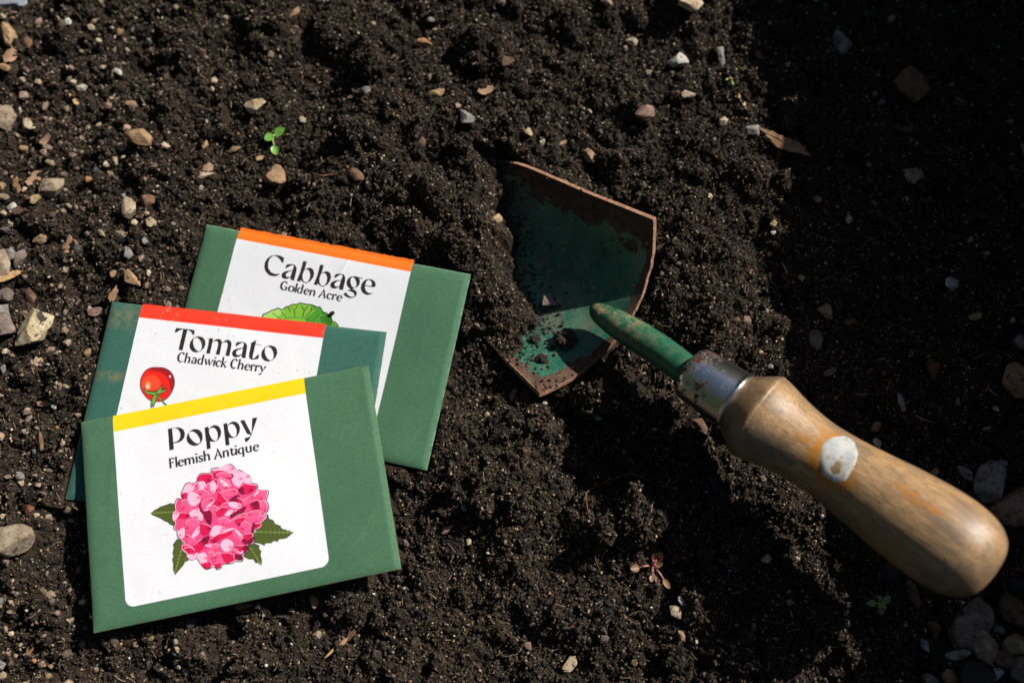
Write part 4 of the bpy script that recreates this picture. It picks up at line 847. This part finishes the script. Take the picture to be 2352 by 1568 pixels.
TAB='''
s|33|14|64|34|-12|blue|blue grey angular flint at the very top left corner of the picture
s|18|74|76|28|62|tan|long tan stone at the left edge just below the blue grey corner flint
c|26|132|42|26|-80|leaf|oval brown flake on the left edge below the long tan stone
s|16|160|26|14|25|tan|small tan chip under the oval brown flake at the left edge
s|590|2|40|30|0|cream|cream stone cut by the top edge above the green seedling
s|157|53|15|14|0|white|small white pebble near the top left corner beside the corner flint
s|277|77|17|15|0|tan|small rounded tan pebble standing alone in the upper left soil
c|68|102|30|16|55|bark|brown splinter right of the long tan stone at upper left
s|272|167|28|13|35|white|white curved chip in the upper left soil above the pale wood sliver
s|115|197|15|10|60|rust|tiny brick red fragment between the left edge and the pale wood sliver
c|222|178|30|10|50|bark|thin tan sliver just left of the white curved chip
c|172|231|40|9|55|straw|pale wood sliver lying diagonally in the upper left soil
s|308|246|28|12|12|tan|flat tan chip above the square tan stone
s|20|279|54|48|30|stonegrey|large grey stone half out of frame on the left edge, upper part
s|67|288|25|22|20|cream|bright cream stone beside the large grey stone on the left edge
s|590|251|46|32|-12|cream|pale rounded stone above the green seedling
s|322|323|50|38|-10|tan|square tan stone left of the green seedling
s|677|33|30|14|-40|tan|slim tan chip near the top edge right of the cut cream stone
s|477|405|38|13|-15|cream|cream rod shaped piece above the rear envelope
c|480|387|22|24|80|leaf|small brown flake touching the cream rod shaped piece
s|636|413|52|44|40|tan|faceted tan stone below the green seedling
c|92|407|54|34|-35|leaf|curled brown leaf piece left of the pale kidney shaped stone
s|126|434|58|42|-30|stonegrey|pale kidney shaped stone beside the curled brown leaf
s|116|394|30|11|-40|cream|narrow cream chip above the pale kidney shaped stone
c|43|430|38|20|75|bark|brown wedge shaped chip at the left below the curled leaf
s|208|417|17|15|0|orange|small round orange pebble right of the kidney shaped stone
s|5|434|26|26|0|tan|tan stone cut by the left edge level with the kidney shaped stone
s|10|454|26|14|20|stonegrey|flat grey chip at the left edge under the cut tan stone
s|82|461|28|20|10|yellow|yellowish cream pebble below the kidney shaped stone
s|30|479|22|15|-35|white|whitish chip left of the yellowish cream pebble
s|300|481|50|32|85|cream|tall cream stone above the left end of the rear envelope
s|342|464|32|28|20|brown|brown crumbly stone right of the tall cream stone
s|352|517|25|19|40|cream|small cream stone just above the left corner of the rear envelope
s|473|336|21|11|-60|tan|narrow tan chip left of the seedling's lowest leaf
s|540|343|27|14|-15|tan|flat tan chip between the seedling and the narrow tan chip
s|338|492|13|11|0|cream|tiny cream pebble right of the tall cream stone
c|50|488|34|26|20|dbark|dull brown flake below the whitish chip at the left
s|57|344|21|13|10|tan|small oval tan pebble at the left above the curled leaf
c|60|303|30|8|5|bark|short brown stick under the bright cream stone
c|105|324|30|18|-40|leaf|brown leaf flake right of the short brown stick
s|284|452|14|12|0|grey|tiny grey pebble left of the tall cream stone's top
c|600|365|26|10|-20|straw|pale crescent flake just under the seedling
s|977|103|34|22|20|orange|orange brown stone in the soil near the top middle
s|1557|146|42|38|-60|white|pale stone near the top right of the sunny soil
s|1583|14|52|38|25|cream|cream stone cut by the top edge at the right of the sunny soil
s|1394|12|26|20|50|pink|pinkish stone by the top edge left of the cut cream stone
s|1451|97|26|17|30|cream|small cream chip left of the pale stone in the top right sunny soil
s|1481|267|44|34|-30|pink|flat pinkish brown stone above the corner of the trowel blade
s|1072|273|34|30|70|grey|grey stone in the sunny soil above the trowel blade's tip
s|1355|364|32|26|40|tan|two toned stone just above the rusty rim of the trowel blade
s|1214|307|20|16|60|cream|small pale chip above the buried end of the trowel blade
s|1165|148|27|20|-30|brown|brown stone in the soil at the upper middle
c|1117|210|42|24|-20|leaf|curled brown leaf scrap in the soil at the upper middle
s|1004|220|34|16|-10|yellow|yellowish flat chip left of the curled brown leaf scrap
s|841|214|22|18|0|grey|small grey pebble right of the brown twig in the upper middle
s|821|408|34|24|50|brown|brown stone above the rear envelope's orange strip
s|1142|508|22|20|60|yellow|yellow grit stone on the soil heaped on the trowel blade
s|990|48|17|13|0|grey|tiny grey pebble above the orange brown stone
s|1097|3|30|16|0|tan|tan stone cut by the top edge in the middle
c|810|223|26|7|-25|root|short brown twig in the upper middle soil
s|1292|331|22|9|-40|tan|thin tan chip left of the two toned stone
s|1490|168|13|12|0|cream|tiny cream pebble below the small cream chip at upper right
s|970|340|30|16|-70|brown|dull brown chip at the edge of the dark hollow left of the blade
s|1580|221|30|17|10|cream|cream chip below the pale stone at the top right of the sunny soil
s|1656|134|44|18|80|grey|narrow grey stone at the border of the shade near the top
s|1741|132|18|15|60|brown|small brown pebble in shade beside the narrow grey stone
s|1925|110|56|42|-60|grey|dim grey knobbly stone in the shade at the upper right
s|2080|214|70|62|30|brown|large rough brown lump in the shade at the upper right
c|1706|238|44|8|62|straw|thin straw at the shade border in the upper right
c|1800|334|112|28|27|bark|long brown piece of bark in the shade right of the blade
s|1726|305|34|26|30|grey|grey stone at the shade border beside the long bark piece
s|2090|410|46|30|5|stonegrey|pale four sided stone in the shade below the large rough lump
c|2081|301|80|20|6|dbark|dim flat bark strip below the large rough lump in the shade
s|1875|459|20|15|40|pink|small pinkish chip in the shade below the long bark piece
s|2349|345|40|14|80|tan|tan stone cut by the right edge in the upper shade
s|1943|511|18|16|60|cream|small cream chip in the shade right of the small pinkish chip
s|1775|515|16|15|0|yellow|tiny yellow pebble at the shade border right of the blade
s|12|604|80|32|78|stonegrey|long upright pale stone on the left edge beside the middle envelope's level
s|26|584|30|22|60|grey|grey stone touching the top of the long upright pale stone
s|50|598|42|27|-75|mauve|brown grey oval stone right of the long upright pale stone
c|25|637|60|20|-22|straw|pale splintered wood under the long upright stone on the left edge
s|101|554|32|22|-50|tan|rust tan stone above the brown grey oval stone
c|158|568|42|26|-70|leaf|brown ragged flake right of the rust tan stone
s|288|550|44|24|5|stonegrey|dirty flat stone left of the rear envelope's top corner
s|297|584|24|22|20|grey|half grey half tan pebble left of the rear envelope
s|306|645|48|24|40|tan|bone coloured splinter of stone left of the rear envelope
s|315|612|13|13|0|yellow|tiny yellow pebble above the bone coloured splinter
s|262|630|17|14|-60|tan|tiny tan chip left of the bone coloured splinter
s|333|555|15|13|0|grey|tiny grey pebble right of the dirty flat stone
s|14|757|64|56|20|mauve|big mauve brown stone cut by the left edge beside the spotted stone
s|83|762|88|60|-68|spotted|large pale stone with dark spots left of the middle envelope
s|12|716|36|26|0|grey|grey stone above the big mauve brown stone on the left edge
s|18|681|36|30|20|mauve|brown stone on the left edge below the splintered wood
s|73|683|36|24|80|brown|dull brown stone above the large spotted stone
s|222|719|32|17|-10|pink|reddish brown flat chip touching the middle envelope's left corner
c|263|680|40|14|-70|bark|bark splinter just above the middle envelope's left corner
s|203|811|19|14|-60|tan|small tan pebble in the shade of the middle envelope
c|106|927|34|13|-5|leaf|brown leaf shaped chip left of the middle envelope
s|125|932|16|13|30|white|small white pebble touching the brown leaf shaped chip
s|10|846|28|11|80|grey|thin grey chip at the left edge below the big mauve stone
c|97|1014|48|10|80|bark|upright brown bark strip left of the front envelope
s|132|982|8|8|0|orange|tiny orange grain above the upright bark strip
s|1776|536|13|9|0|white|tiny white pebble at the shade border right of the blade
s|1765|588|16|13|0|cream|small cream curl shaped chip at the shade border
s|1841|640|16|13|40|yellow|small yellowish pebble in the shade right of the blade
s|2061|645|24|13|0|rust|small rusty red chip in the shade at middle right
s|2183|653|30|26|15|white|angular whitish stone in the shade at middle right
s|2236|728|25|17|0|yellow|dim ochre chip in the shade below the angular whitish stone
s|1896|715|40|26|42|stonegrey|pale oblong stone in the shade right of the ferrule
s|1952|741|30|14|-5|brown|brown flat chip right of the pale oblong stone
s|1715|737|21|20|30|pink|small mauve pebble in the sun above the ferrule
s|1690|736|15|11|0|brown|small brown pebble left of the small mauve pebble
s|2136|850|40|34|-50|rust|orange red wedge stone in the shade above the wooden handle
s|1903|856|30|14|-40|pink|dull red chip in the shade above the handle's shoulder
s|1871|782|46|28|75|mauve|dark reddish plate stone in the shade right of the ferrule
s|2011|787|38|20|60|dark|slate dark chip in the shade right of the dark reddish plate
s|2342|787|34|28|0|grey|grey stone cut by the right edge in the middle of the shade
s|2330|878|74|50|55|tan|brown tan rock by the right edge above the handle's end
s|2010|981|30|17|-50|pink|small pinkish stone in the shade just above the handle
s|2012|1016|25|15|70|white|small pale stone in the shade touching the handle's upper side
s|2066|925|40|12|80|grey|narrow grey flake in the shade above the handle
s|2196|924|20|13|75|grey|small speckled grey pebble in the shade above the handle
s|2285|938|16|12|20|cream|tiny cream chip in the shade near the right edge
s|1768|843|13|12|0|grey|tiny grey pebble just above the ferrule
s|1608|984|44|26|65|brown|brown clotted stone in the sun just below the ferrule
s|42|1243|92|62|-4|stonegrey|large rounded tan grey stone at the left below the front envelope's corner
s|50|1093|20|17|0|grey|small grey pebble above the large rounded stone at left
s|52|1109|18|15|60|cream|small pale chip just below the small grey pebble at left
s|72|1171|20|18|10|rust|small brick coloured lump above the large rounded stone
s|103|1153|24|10|30|tan|flat tan chip right of the small brick coloured lump
s|193|1381|19|14|-50|cream|small pale chip against the front envelope's lower left edge
s|563|1390|40|14|-15|brown|brown stone peeking from under the front envelope's lower edge
s|440|1426|25|21|40|dark|dark slate pebble below the front envelope
s|313|1480|13|11|0|pink|tiny pinkish pebble below the front envelope
s|348|1466|14|7|-20|yellow|tiny yellow grain right of the tiny pinkish pebble
s|118|1550|15|13|0|yellow|small yellow pebble by the bottom edge at lower left
s|80|1517|13|11|0|orange|tiny orange pebble near the lower left corner
s|10|1527|26|22|30|grey|grey stone at the lower left corner
c|767|1492|44|7|-42|straw|straight straw sliver by the bottom edge below the front envelope
c|72|1490|34|14|-70|bark|brown bark fleck near the lower left corner
s|723|1380|28|18|70|tan|tan splintered stone below the front envelope's right part
s|1077|1246|16|15|40|cream|small snail like cream pebble right of the front envelope
s|1029|1214|32|15|-35|pink|mauve brown chip right of the front envelope's lower corner
s|1067|1167|15|15|0|grey|tiny slate pebble above the snail like pebble
s|1307|1524|42|26|-30|cream|cream broken stone by the bottom edge in the middle
s|1551|1404|28|24|20|cream|cream stone at the bottom right end of the sunny soil
s|1214|1482|18|16|30|pink|small pink cream pebble above the bottom edge in the middle
s|1456|1521|14|13|0|yellow|tiny yellow cream pebble by the bottom edge right of the broken stone
c|1050|1522|38|6|-62|straw|thin straw by the bottom edge left of the cream broken stone
c|790|1473|30|9|-40|straw|short straw end right of the straight straw sliver
s|1564|1381|22|13|40|white|white chip touching the cream stone at the lower right sunny soil
c|812|1449|48|20|-72|dbark|dark bark flake below the front envelope's right corner
s|1565|1460|26|13|65|tan|tan wedge chip below the cream stone at the end of the sunny soil
s|1176|912|42|15|-62|tan|grey wood like chip below the blade's sunken corner
s|1252|926|11|6|0|white|tiny oval white seed below the blade's pointed corner
s|1520|633|14|12|0|tan|tiny tan pebble right of the blade's rim
s|1374|960|14|10|0|grey|tiny grey pebble in the shade below the blade
g|2259|1108|62|84|20|grey|tall grey stone above the wooden handle's end
g|2211|1087|38|24|30|grey|small grey stone left of the tall grey stone above the handle
g|2145|1084|17|17|0|tan|small tan pebble touching the handle's upper side near its end
g|2318|1166|94|80|10|pink|big reddish brown stone at the right edge beside the handle's end
g|2208|1433|118|72|-68|mauve|long oval stone below the wooden handle's end
g|2251|1483|74|52|82|stonegrey|grey brown stone right of the long oval stone
g|2316|1406|84|56|50|brown|big brown stone between the handle's end and the right edge
g|2325|1480|66|44|-20|yellow|ochre and blue stone at the right edge below the big brown stone
g|2123|1481|30|18|70|blue|small blue grey stone left of the long oval stone
g|2195|1503|54|20|-8|grey|flat grey stone under the long oval stone
g|2175|1552|34|30|20|tan|tan pebble on the bottom edge under the flat grey stone
g|2135|1559|38|22|10|grey|grey pebble on the bottom edge left of the tan pebble
g|2228|1554|76|58|30|dark|dark triangular stone on the bottom edge at lower right
g|2340|1535|56|50|0|mauve|dull stone filling the bottom right corner
g|2298|1511|46|34|30|brown|dull brown stone above the bottom right corner stone
g|2035|1310|46|36|-60|dark|dark stone in the shade under the wooden handle
g|2331|1343|40|30|0|dark|dark stone on the right edge beside the handle's rounded end
g|2020|1404|15|14|0|orange|tiny tan pebble just below the dark seedling
g|2076|1434|11|10|0|yellow|tiny yellow pebble right of the dark seedling
g|2140|1443|38|28|60|brown|dim brown stone left of the long oval stone
g|2280|1546|34|22|-30|blue|bluish chip between the dark triangular stone and the corner stone
g|2292|1446|24|18|0|grey|small grey stone wedged between the brown and ochre stones
g|2298|1066|20|16|0|grey|small grey chip above the big reddish brown stone
g|2320|1100|38|14|20|dark|thin dark chip at the right edge above the big reddish brown stone
g|1640|1108|44|26|75|dark|dim stone in the handle's shadow
c|2262|1398|96|24|68|bark|pointed strip of bark leaning out from under the handle's end
c|2096|1366|62|22|85|dbark|dark bark strip in the shade under the wooden handle
c|2333|1306|34|8|8|dbark|thin dark stick by the right edge at the handle's end
'''
si=100
for row in TAB.strip().split('\n'):
    k_,px,py,L_,W_,an,cl,lb=row.split('|');px,py,L_,W_,an=map(float,(px,py,L_,W_,an));si+=1
    if k_ in 'sg':
        V,F,p0=stone(px,py,L_,W_,an,cl,si,ht=.7 if L_>30 else .62,angular=(3 if k_=='g' else 10),rnd=.19,sink=.2 if k_=='s' else .12)
        o=obj('stone' if L_>24 else 'pebble',V,F,stone_mat(cl),None,origin=p0,smooth=L_<24 or k_=='g')
        if L_>=24 and k_!='g': o.data.polygons.foreach_set('use_smooth',np.ones(len(o.data.polygons),bool)); o.data.set_sharp_from_angle(angle=math.radians(28))
        tag(o,lb,'stone' if L_>24 else 'pebble',SG);SMO.append(o)
    else:
        V,F,p0=chip(px,py,L_,W_,an,si,thick=.16 if cl!='leaf' else .08,curl=.25 if cl=='leaf' else .08,pointy=.5 if cl=='leaf' else .9)
        nm={'leaf':'leaf_scrap','straw':'straw','bark':'bark_chip','dbark':'bark_chip','root':'twig'}[cl]
        o=obj(nm,V,F,BARKM[cl],None,origin=p0);SMO.append(o);tag(o,lb,nm.replace('_',' '),'scraps of bark, leaf and straw on the soil')
# root, curved rootlets, fibres
for nm,pts,rad,m_,lb,ct in [
  ('root',[(1352,1182,.1),(1347,1163,.2),(1344,1140,.25),(1352,1128,.2),(1373,1116,.2),(1404,1104,.3),(1428,1094,.35),(1450,1092,.35),(1470,1098,.3),(1490,1105,.2),(1497,1097,.15)],.035,ROOT,'thin wiry root arching through the handle\'s shadow','root'),
  ('rootlet',[(725,404,.1),(740,411,.25),(757,410,.3),(776,404,.15)],.05,ROOT,'curved brown rootlet in the soil above the rear envelope','root'),
  ('rootlet',[(1370,1264,.1),(1366,1285,.3),(1374,1305,.3),(1380,1318,.1)],.02,ROOT,'hair thin curved rootlet left of the red seedling','root'),
  ('straw',[(1793,606,.1),(1800,620,.2),(1806,634,.1)],.03,STRAW,'short bright straw in the sun at the shade border','straw'),
  ('straw',[(1965,909,.1),(1990,905,.1)],.025,STRAW,'pale fibre in the shade above the handle','straw'),
  ('straw',[(2263,890,.1),(2275,905,.2),(2287,912,.1)],.022,STRAW,'curved pale fibre near the right edge in the shade','straw'),
  ('straw',[(2100,956,.1),(2120,968,.2),(2148,974,.15)],.022,STRAW,'long pale fibre in the shade above the handle\'s middle','straw')]:
    V,F,p0=thread(pts,rad);o=obj(nm,V,F,m_,None,origin=p0,smooth=True);tag(o,lb,ct,'rootlets and fibres on the soil')
# clods resting in and beside the blade
def on_blade(px,py,dz=0):
    q=ray(px,py);q/=np.linalg.norm(q);best=None
    P=topV.reshape(-1,3)[::7];r=P-CAM;t=r@q;dd=np.linalg.norm(r-t[:,None]*q,axis=1);return P[np.argmin(dd)]+[0,0,dz]
def clod(px,py,size,seed,lb,on=None):
    p=np.array(on_blade(px,py) if on is None else on,float);k=scale_at(p);r=size/k/2
    V0,F0=ICO[4];V=V0*(1+.55*n3(V0,1.3,seed)+.5*np.abs(n3(V0,3.2,seed+3))+.3*n3(V0,8,seed+5))[:,None]
    V=V*r*[1,.9,.75];V=V+p+[0,0,r*.55]
    o=obj('soil_clod',V,F0,SOIL,None,origin=p,col=np.array([.034,.027,.021])*np.random.default_rng(seed).uniform(.7,1.5,(len(V0),1)));tag(o,lb,'soil clod','clods of soil resting on the trowel blade')
clod(1297,783,40,3,'largest dark clod lying alone on the trowel blade')
clod(1244,824,22,5,'dark clod on the blade nearest its pointed corner')
clod(1229,783,19,7,'small clod on the blade left of the largest clod')
clod(1220,738,36,9,'upright clod at the rim of the soil pile on the blade')
clod(1268,803,11,11,'tiny clod on the blade just left of and below the largest clod')
p_=on_blade(1257,696);V,F,p0=stone(0,0,34,28,50,'brown',77,on=p_,ht=.8,angular=8,sink=0.05)
o=obj('stone',V,F,stone_mat('mauve'),None,origin=p0);o.data.polygons.foreach_set('use_smooth',np.ones(len(o.data.polygons),bool));o.data.set_sharp_from_angle(angle=math.radians(28));tag(o,'faceted grey brown stone resting inside the trowel blade','stone',SG)
# loose earth spilt on the blade near the pile
cand=topV[:, :].reshape(-1,3);cp_=cand[rng.integers(0,len(cand),90000)]
d_=sdist(cp_[:,0],cp_[:,1],PBW);pr=np.exp(d_/.42)*.55;C2=blade(np.array([0.2]),np.array([-1.]))[0]
pr=np.maximum(pr,.5*np.exp(-np.linalg.norm(cp_-C2,axis=1)/.55));pr=np.maximum(pr,.004)
lit=(cp_[:,2]<1.9)
sel=(d_<0)&(rng.random(len(cp_))<pr*np.where(lit,1,.25)*.5);cp_=cp_[sel]
r=.018+.07*rng.random(len(cp_))**3
C=np.array([.04,.03,.022])*rng.uniform(.6,2.2,(len(r),1))
lumps('spilt_soil',cp_+np.array([0,0,1.])*r[:,None]*.5,r,C,SOIL);tag(bpy.data.objects['spilt_soil'],'crumbs of soil spilt over the trowel blade','soil',kind='stuff')
# a few crumbs on the rear envelope's label and front envelope's edge
for px,py,sz,sd_,n_,lb in [(763,720,9,21,'cabbage','tiny crumb of soil on the rear white label beside the cabbage')]:
    c,ex,ey,ez=FR[n_];q=onplane(px,py,c+ez*.12,ez);clod(0,0,sz,sd_,lb,on=q)
# ------------------------------------------------------------ seedlings
def leaf_blade(c,L,Wd,dirv,tilt,m,parent,cup=.2,name='leaf'):
    d=np.array(dirv,float);d/=np.linalg.norm(d);s=np.cross([0,0,1.],d);s/=np.linalg.norm(s);nrm=np.cross(d,s)
    d2=d*math.cos(tilt)+nrm*math.sin(tilt);n2=np.cross(d2,s)
    V=[];A=np.linspace(0,1,13);B=np.linspace(-1,1,9)
    for sg in (1,-1):
        for a in A:
            w=Wd/2*math.sin(math.pi*min(max(a,.02),.985)**.85)**.6
            for b_2 in B: V.append(c+d2*a*L+s*b_2*w+n2*(cup*Wd*(b_2**2-.4)*(w/(Wd/2))+sg*.012*(1-abs(b_2))+.05*L*math.sin(a*3)))
    k=13*9;F=np.concatenate([grid_faces(9,13)[:,::-1],grid_faces(9,13,k)])
    return obj(name,np.array(V),F,m,parent,origin=c,smooth=True)
def greens(name,c1,c2,tr=.15):
    m,n,b=mat(name);v=tc(n);n.links.new(mix(n,ramp(n,noi(n,160,4,v),[(.35,0.),(.65,1.)]),srgb(c1),srgb(c2)),b.inputs['Base Color']);b.inputs['Roughness'].default_value=.4
    b.inputs['Subsurface Weight'].default_value=tr;b.inputs['Subsurface Radius'].default_value=(.0008,.0012,.0004);bump(n,b,noi(n,500,3,v),.01,.5);return m
GL=greens('seedling_green','5a8c34','76a84a');GD=greens('seedling_dull_green','5a7444','7a9a58');RL=greens('seedling_red_leaf','6e4a34','96704e');RS=greens('seedling_red_stem','a0605a','c08a7c');ST_=greens('seedling_stem','93a858','b5c27a')
def seedling(px,py,leaves,mL,mS,lb,hgt=.5,sr=.045):
    p=G(px,py);e=empty('seedling',p);tag(e,lb,'seedling','seedlings sprouting from the soil')
    top=p+[0,0,hgt*.6]
    for (lx,ly,L,Wd,tilt) in leaves:
        q=W(lx,ly,p[2]+hgt);k=scale_at(q);l=L/k;w=Wd/k;dv_=q-top;dv_[2]=0
        if np.linalg.norm(dv_)<.05: dv_=np.array([.1,.2,0])
        dn=dv_/np.linalg.norm(dv_);a=q-dn*l*.5
        P=np.array([p-[0,0,.3],p+[0,0,hgt*.4],(top+a)/2+[0,0,hgt*.25],a]);P_,R_=resample(P,[sr,sr,sr*.8,sr*.6],24)
        V,F=tube(P_,R_,8);obj('stem',V,F,mS,e,origin=p,smooth=True)
        leaf_blade(a,l,w,dn,tilt,mL,e)
seedling(630,325,[(619,317,23,22,.1),(644,304,27,22,.2),(632,345,23,19,-.05)],GL,ST_,'bright green seedling with three round leaves in the upper left soil',.45)
seedling(1492,1300,[(1458,1304,22,19,.2),(1516,1272,26,20,.9),(1514,1295,18,17,.4),(1532,1340,26,14,-.3),(1497,1328,16,12,.1),(1500,1276,14,9,.8)],RL,RS,'small reddish seedling with pink stems in the lower soil',1.0,.05)
seedling(2019,1384,[(2001,1385,24,16,.1),(2018,1372,16,12,.3),(2036,1376,22,17,.2),(2021,1390,14,12,.1),(2031,1393,12,9,0)],GD,ST_,'dim green seedling with five leaves in the shade below the handle',.5,.035)
seedling(1676,186,[(1683,192,13,5,.2),(1670,183,9,4,.1)],GL,STRAW,'tiny green shoot with a dry stalk at the top border of the shade',.3,.05)
SM=np.zeros(H.shape,bool)
for o in SMO:
    V=np.array([v.co[:] for v in o.data.vertices])/U+np.array(o.location)/U
    i=np.clip(((V[:,0]-X0)/ST).astype(int),1,nx-2);j=np.clip(((V[:,1]-Y0)/ST).astype(int),1,ny-2)
    up=V[:,2]>hz(V[:,0],V[:,1]);i=i[up];j=j[up]
    for a in (-1,0,1):
        for b in (-1,0,1): SM[j+a,i+b]=True
EMASK|=SM
x,y=sites(230000); r=.018+.052*rng.random(len(x))**2.0
k_=rng.random(len(x));C=np.array([.050,.0375,.0275])*(.25+1.8*rng.random((len(x),1))**2.0)*rng.uniform(.9,1.1,(len(x),3))
C=np.where((k_>.90)[:,None],C*3.2,C);C=np.where((k_>.98)[:,None],C*2.0,C)
lumps('soil_crumbs',np.stack([x,y,hz(x,y)+r*rng.uniform(-.3,2.2,len(x))],1),r,C,SOIL)
tag(bpy.data.objects['soil_crumbs'],'loose dark crumbs of moist soil covering the bed','soil',kind='stuff')
pal=np.array([[.50,.42,.29],[.40,.28,.17],[.28,.19,.13],[.26,.24,.21],[.60,.56,.49],[.45,.22,.09],[.16,.12,.10],[.14,.14,.15],[.14,.10,.08]])
def gritcol(n): return pal[rng.choice(9,n,p=[.12,.18,.24,.09,.04,.07,.13,.04,.09])]*rng.uniform(.5,1.05,(n,1))
x,y=sites(30000); r=.016+.05*rng.random(len(x))**2.6
x2,y2=sites(8000); w=np.clip((-x2-11)/9,0,1)**1.4*.8+.045; ok=rng.random(len(x2))<w;x2=x2[ok];y2=y2[ok];r2=.05+.17*rng.random(len(x2))**1.9
x=np.r_[x,x2];y=np.r_[y,y2];r=np.r_[r,r2];C=gritcol(len(x));C[-len(x2):]=np.array([[.46,.36,.25],[.36,.26,.18],[.27,.19,.14],[.26,.21,.16],[.15,.11,.09],[.50,.43,.33],[.14,.13,.12]])[rng.choice(7,len(x2),p=[.20,.28,.24,.09,.10,.05,.04])]*rng.uniform(.55,1.05,(len(x2),1))
lumps('grit',np.stack([x,y,hz(x,y)+r*rng.uniform(.2,1.0,len(x))],1),r,C,GRIT,jit=.28,V0=IV,F0=IF,flat=(.35,.9))
tag(bpy.data.objects['grit'],'small pale and rusty grains of grit strewn through the soil','grit',kind='stuff')
# fine fibres among the crumbs
def fibres(N):
    x,y=sites(N);n=len(x);a=rng.uniform(0,math.pi,n);l=rng.uniform(.1,.45,n);t=np.linspace(-.5,.5,5);bend=rng.normal(0,.25,n)
    V=[];F=[]
    px=x[:,None]+np.cos(a)[:,None]*t*l[:,None]-np.sin(a)[:,None]*(t**2*bend[:,None]*l[:,None]);py=y[:,None]+np.sin(a)[:,None]*t*l[:,None]+np.cos(a)[:,None]*(t**2*bend[:,None]*l[:,None])
    pz=hz(x,y)[:,None]+.07+.05*rng.random((n,1))+t*rng.normal(0,.08,(n,1))
    w=(.008+.012*rng.random(n))[:,None]
    ox=-np.sin(a)[:,None]*w;oy=np.cos(a)[:,None]*w
    P=np.stack([np.stack([px+ox,py+oy,pz],2),np.stack([px-ox,py-oy,pz],2),np.stack([px,py,pz+w*1.3],2)],2) # n,5,3,3
    V=P.reshape(-1,3);b=(np.arange(n)*15)[:,None,None]
    f=[]
    for i in range(4):
        for q in range(3): f.append([i*3+q,i*3+(q+1)%3,(i+1)*3+(q+1)%3,(i+1)*3+q])
    F=(np.array(f)[None]+b).reshape(-1,4)
    C=np.array([[.30,.21,.13]])*rng.uniform(.35,1.1,(n,1))
    o=obj('plant_fibres',V,F,GRIT,col=np.repeat(C,15,axis=0));tag(o,'fine rootlets and bits of straw mixed through the soil','fibre',kind='stuff')
fibres(3000)
print('done',round(time.time()-T0,1))
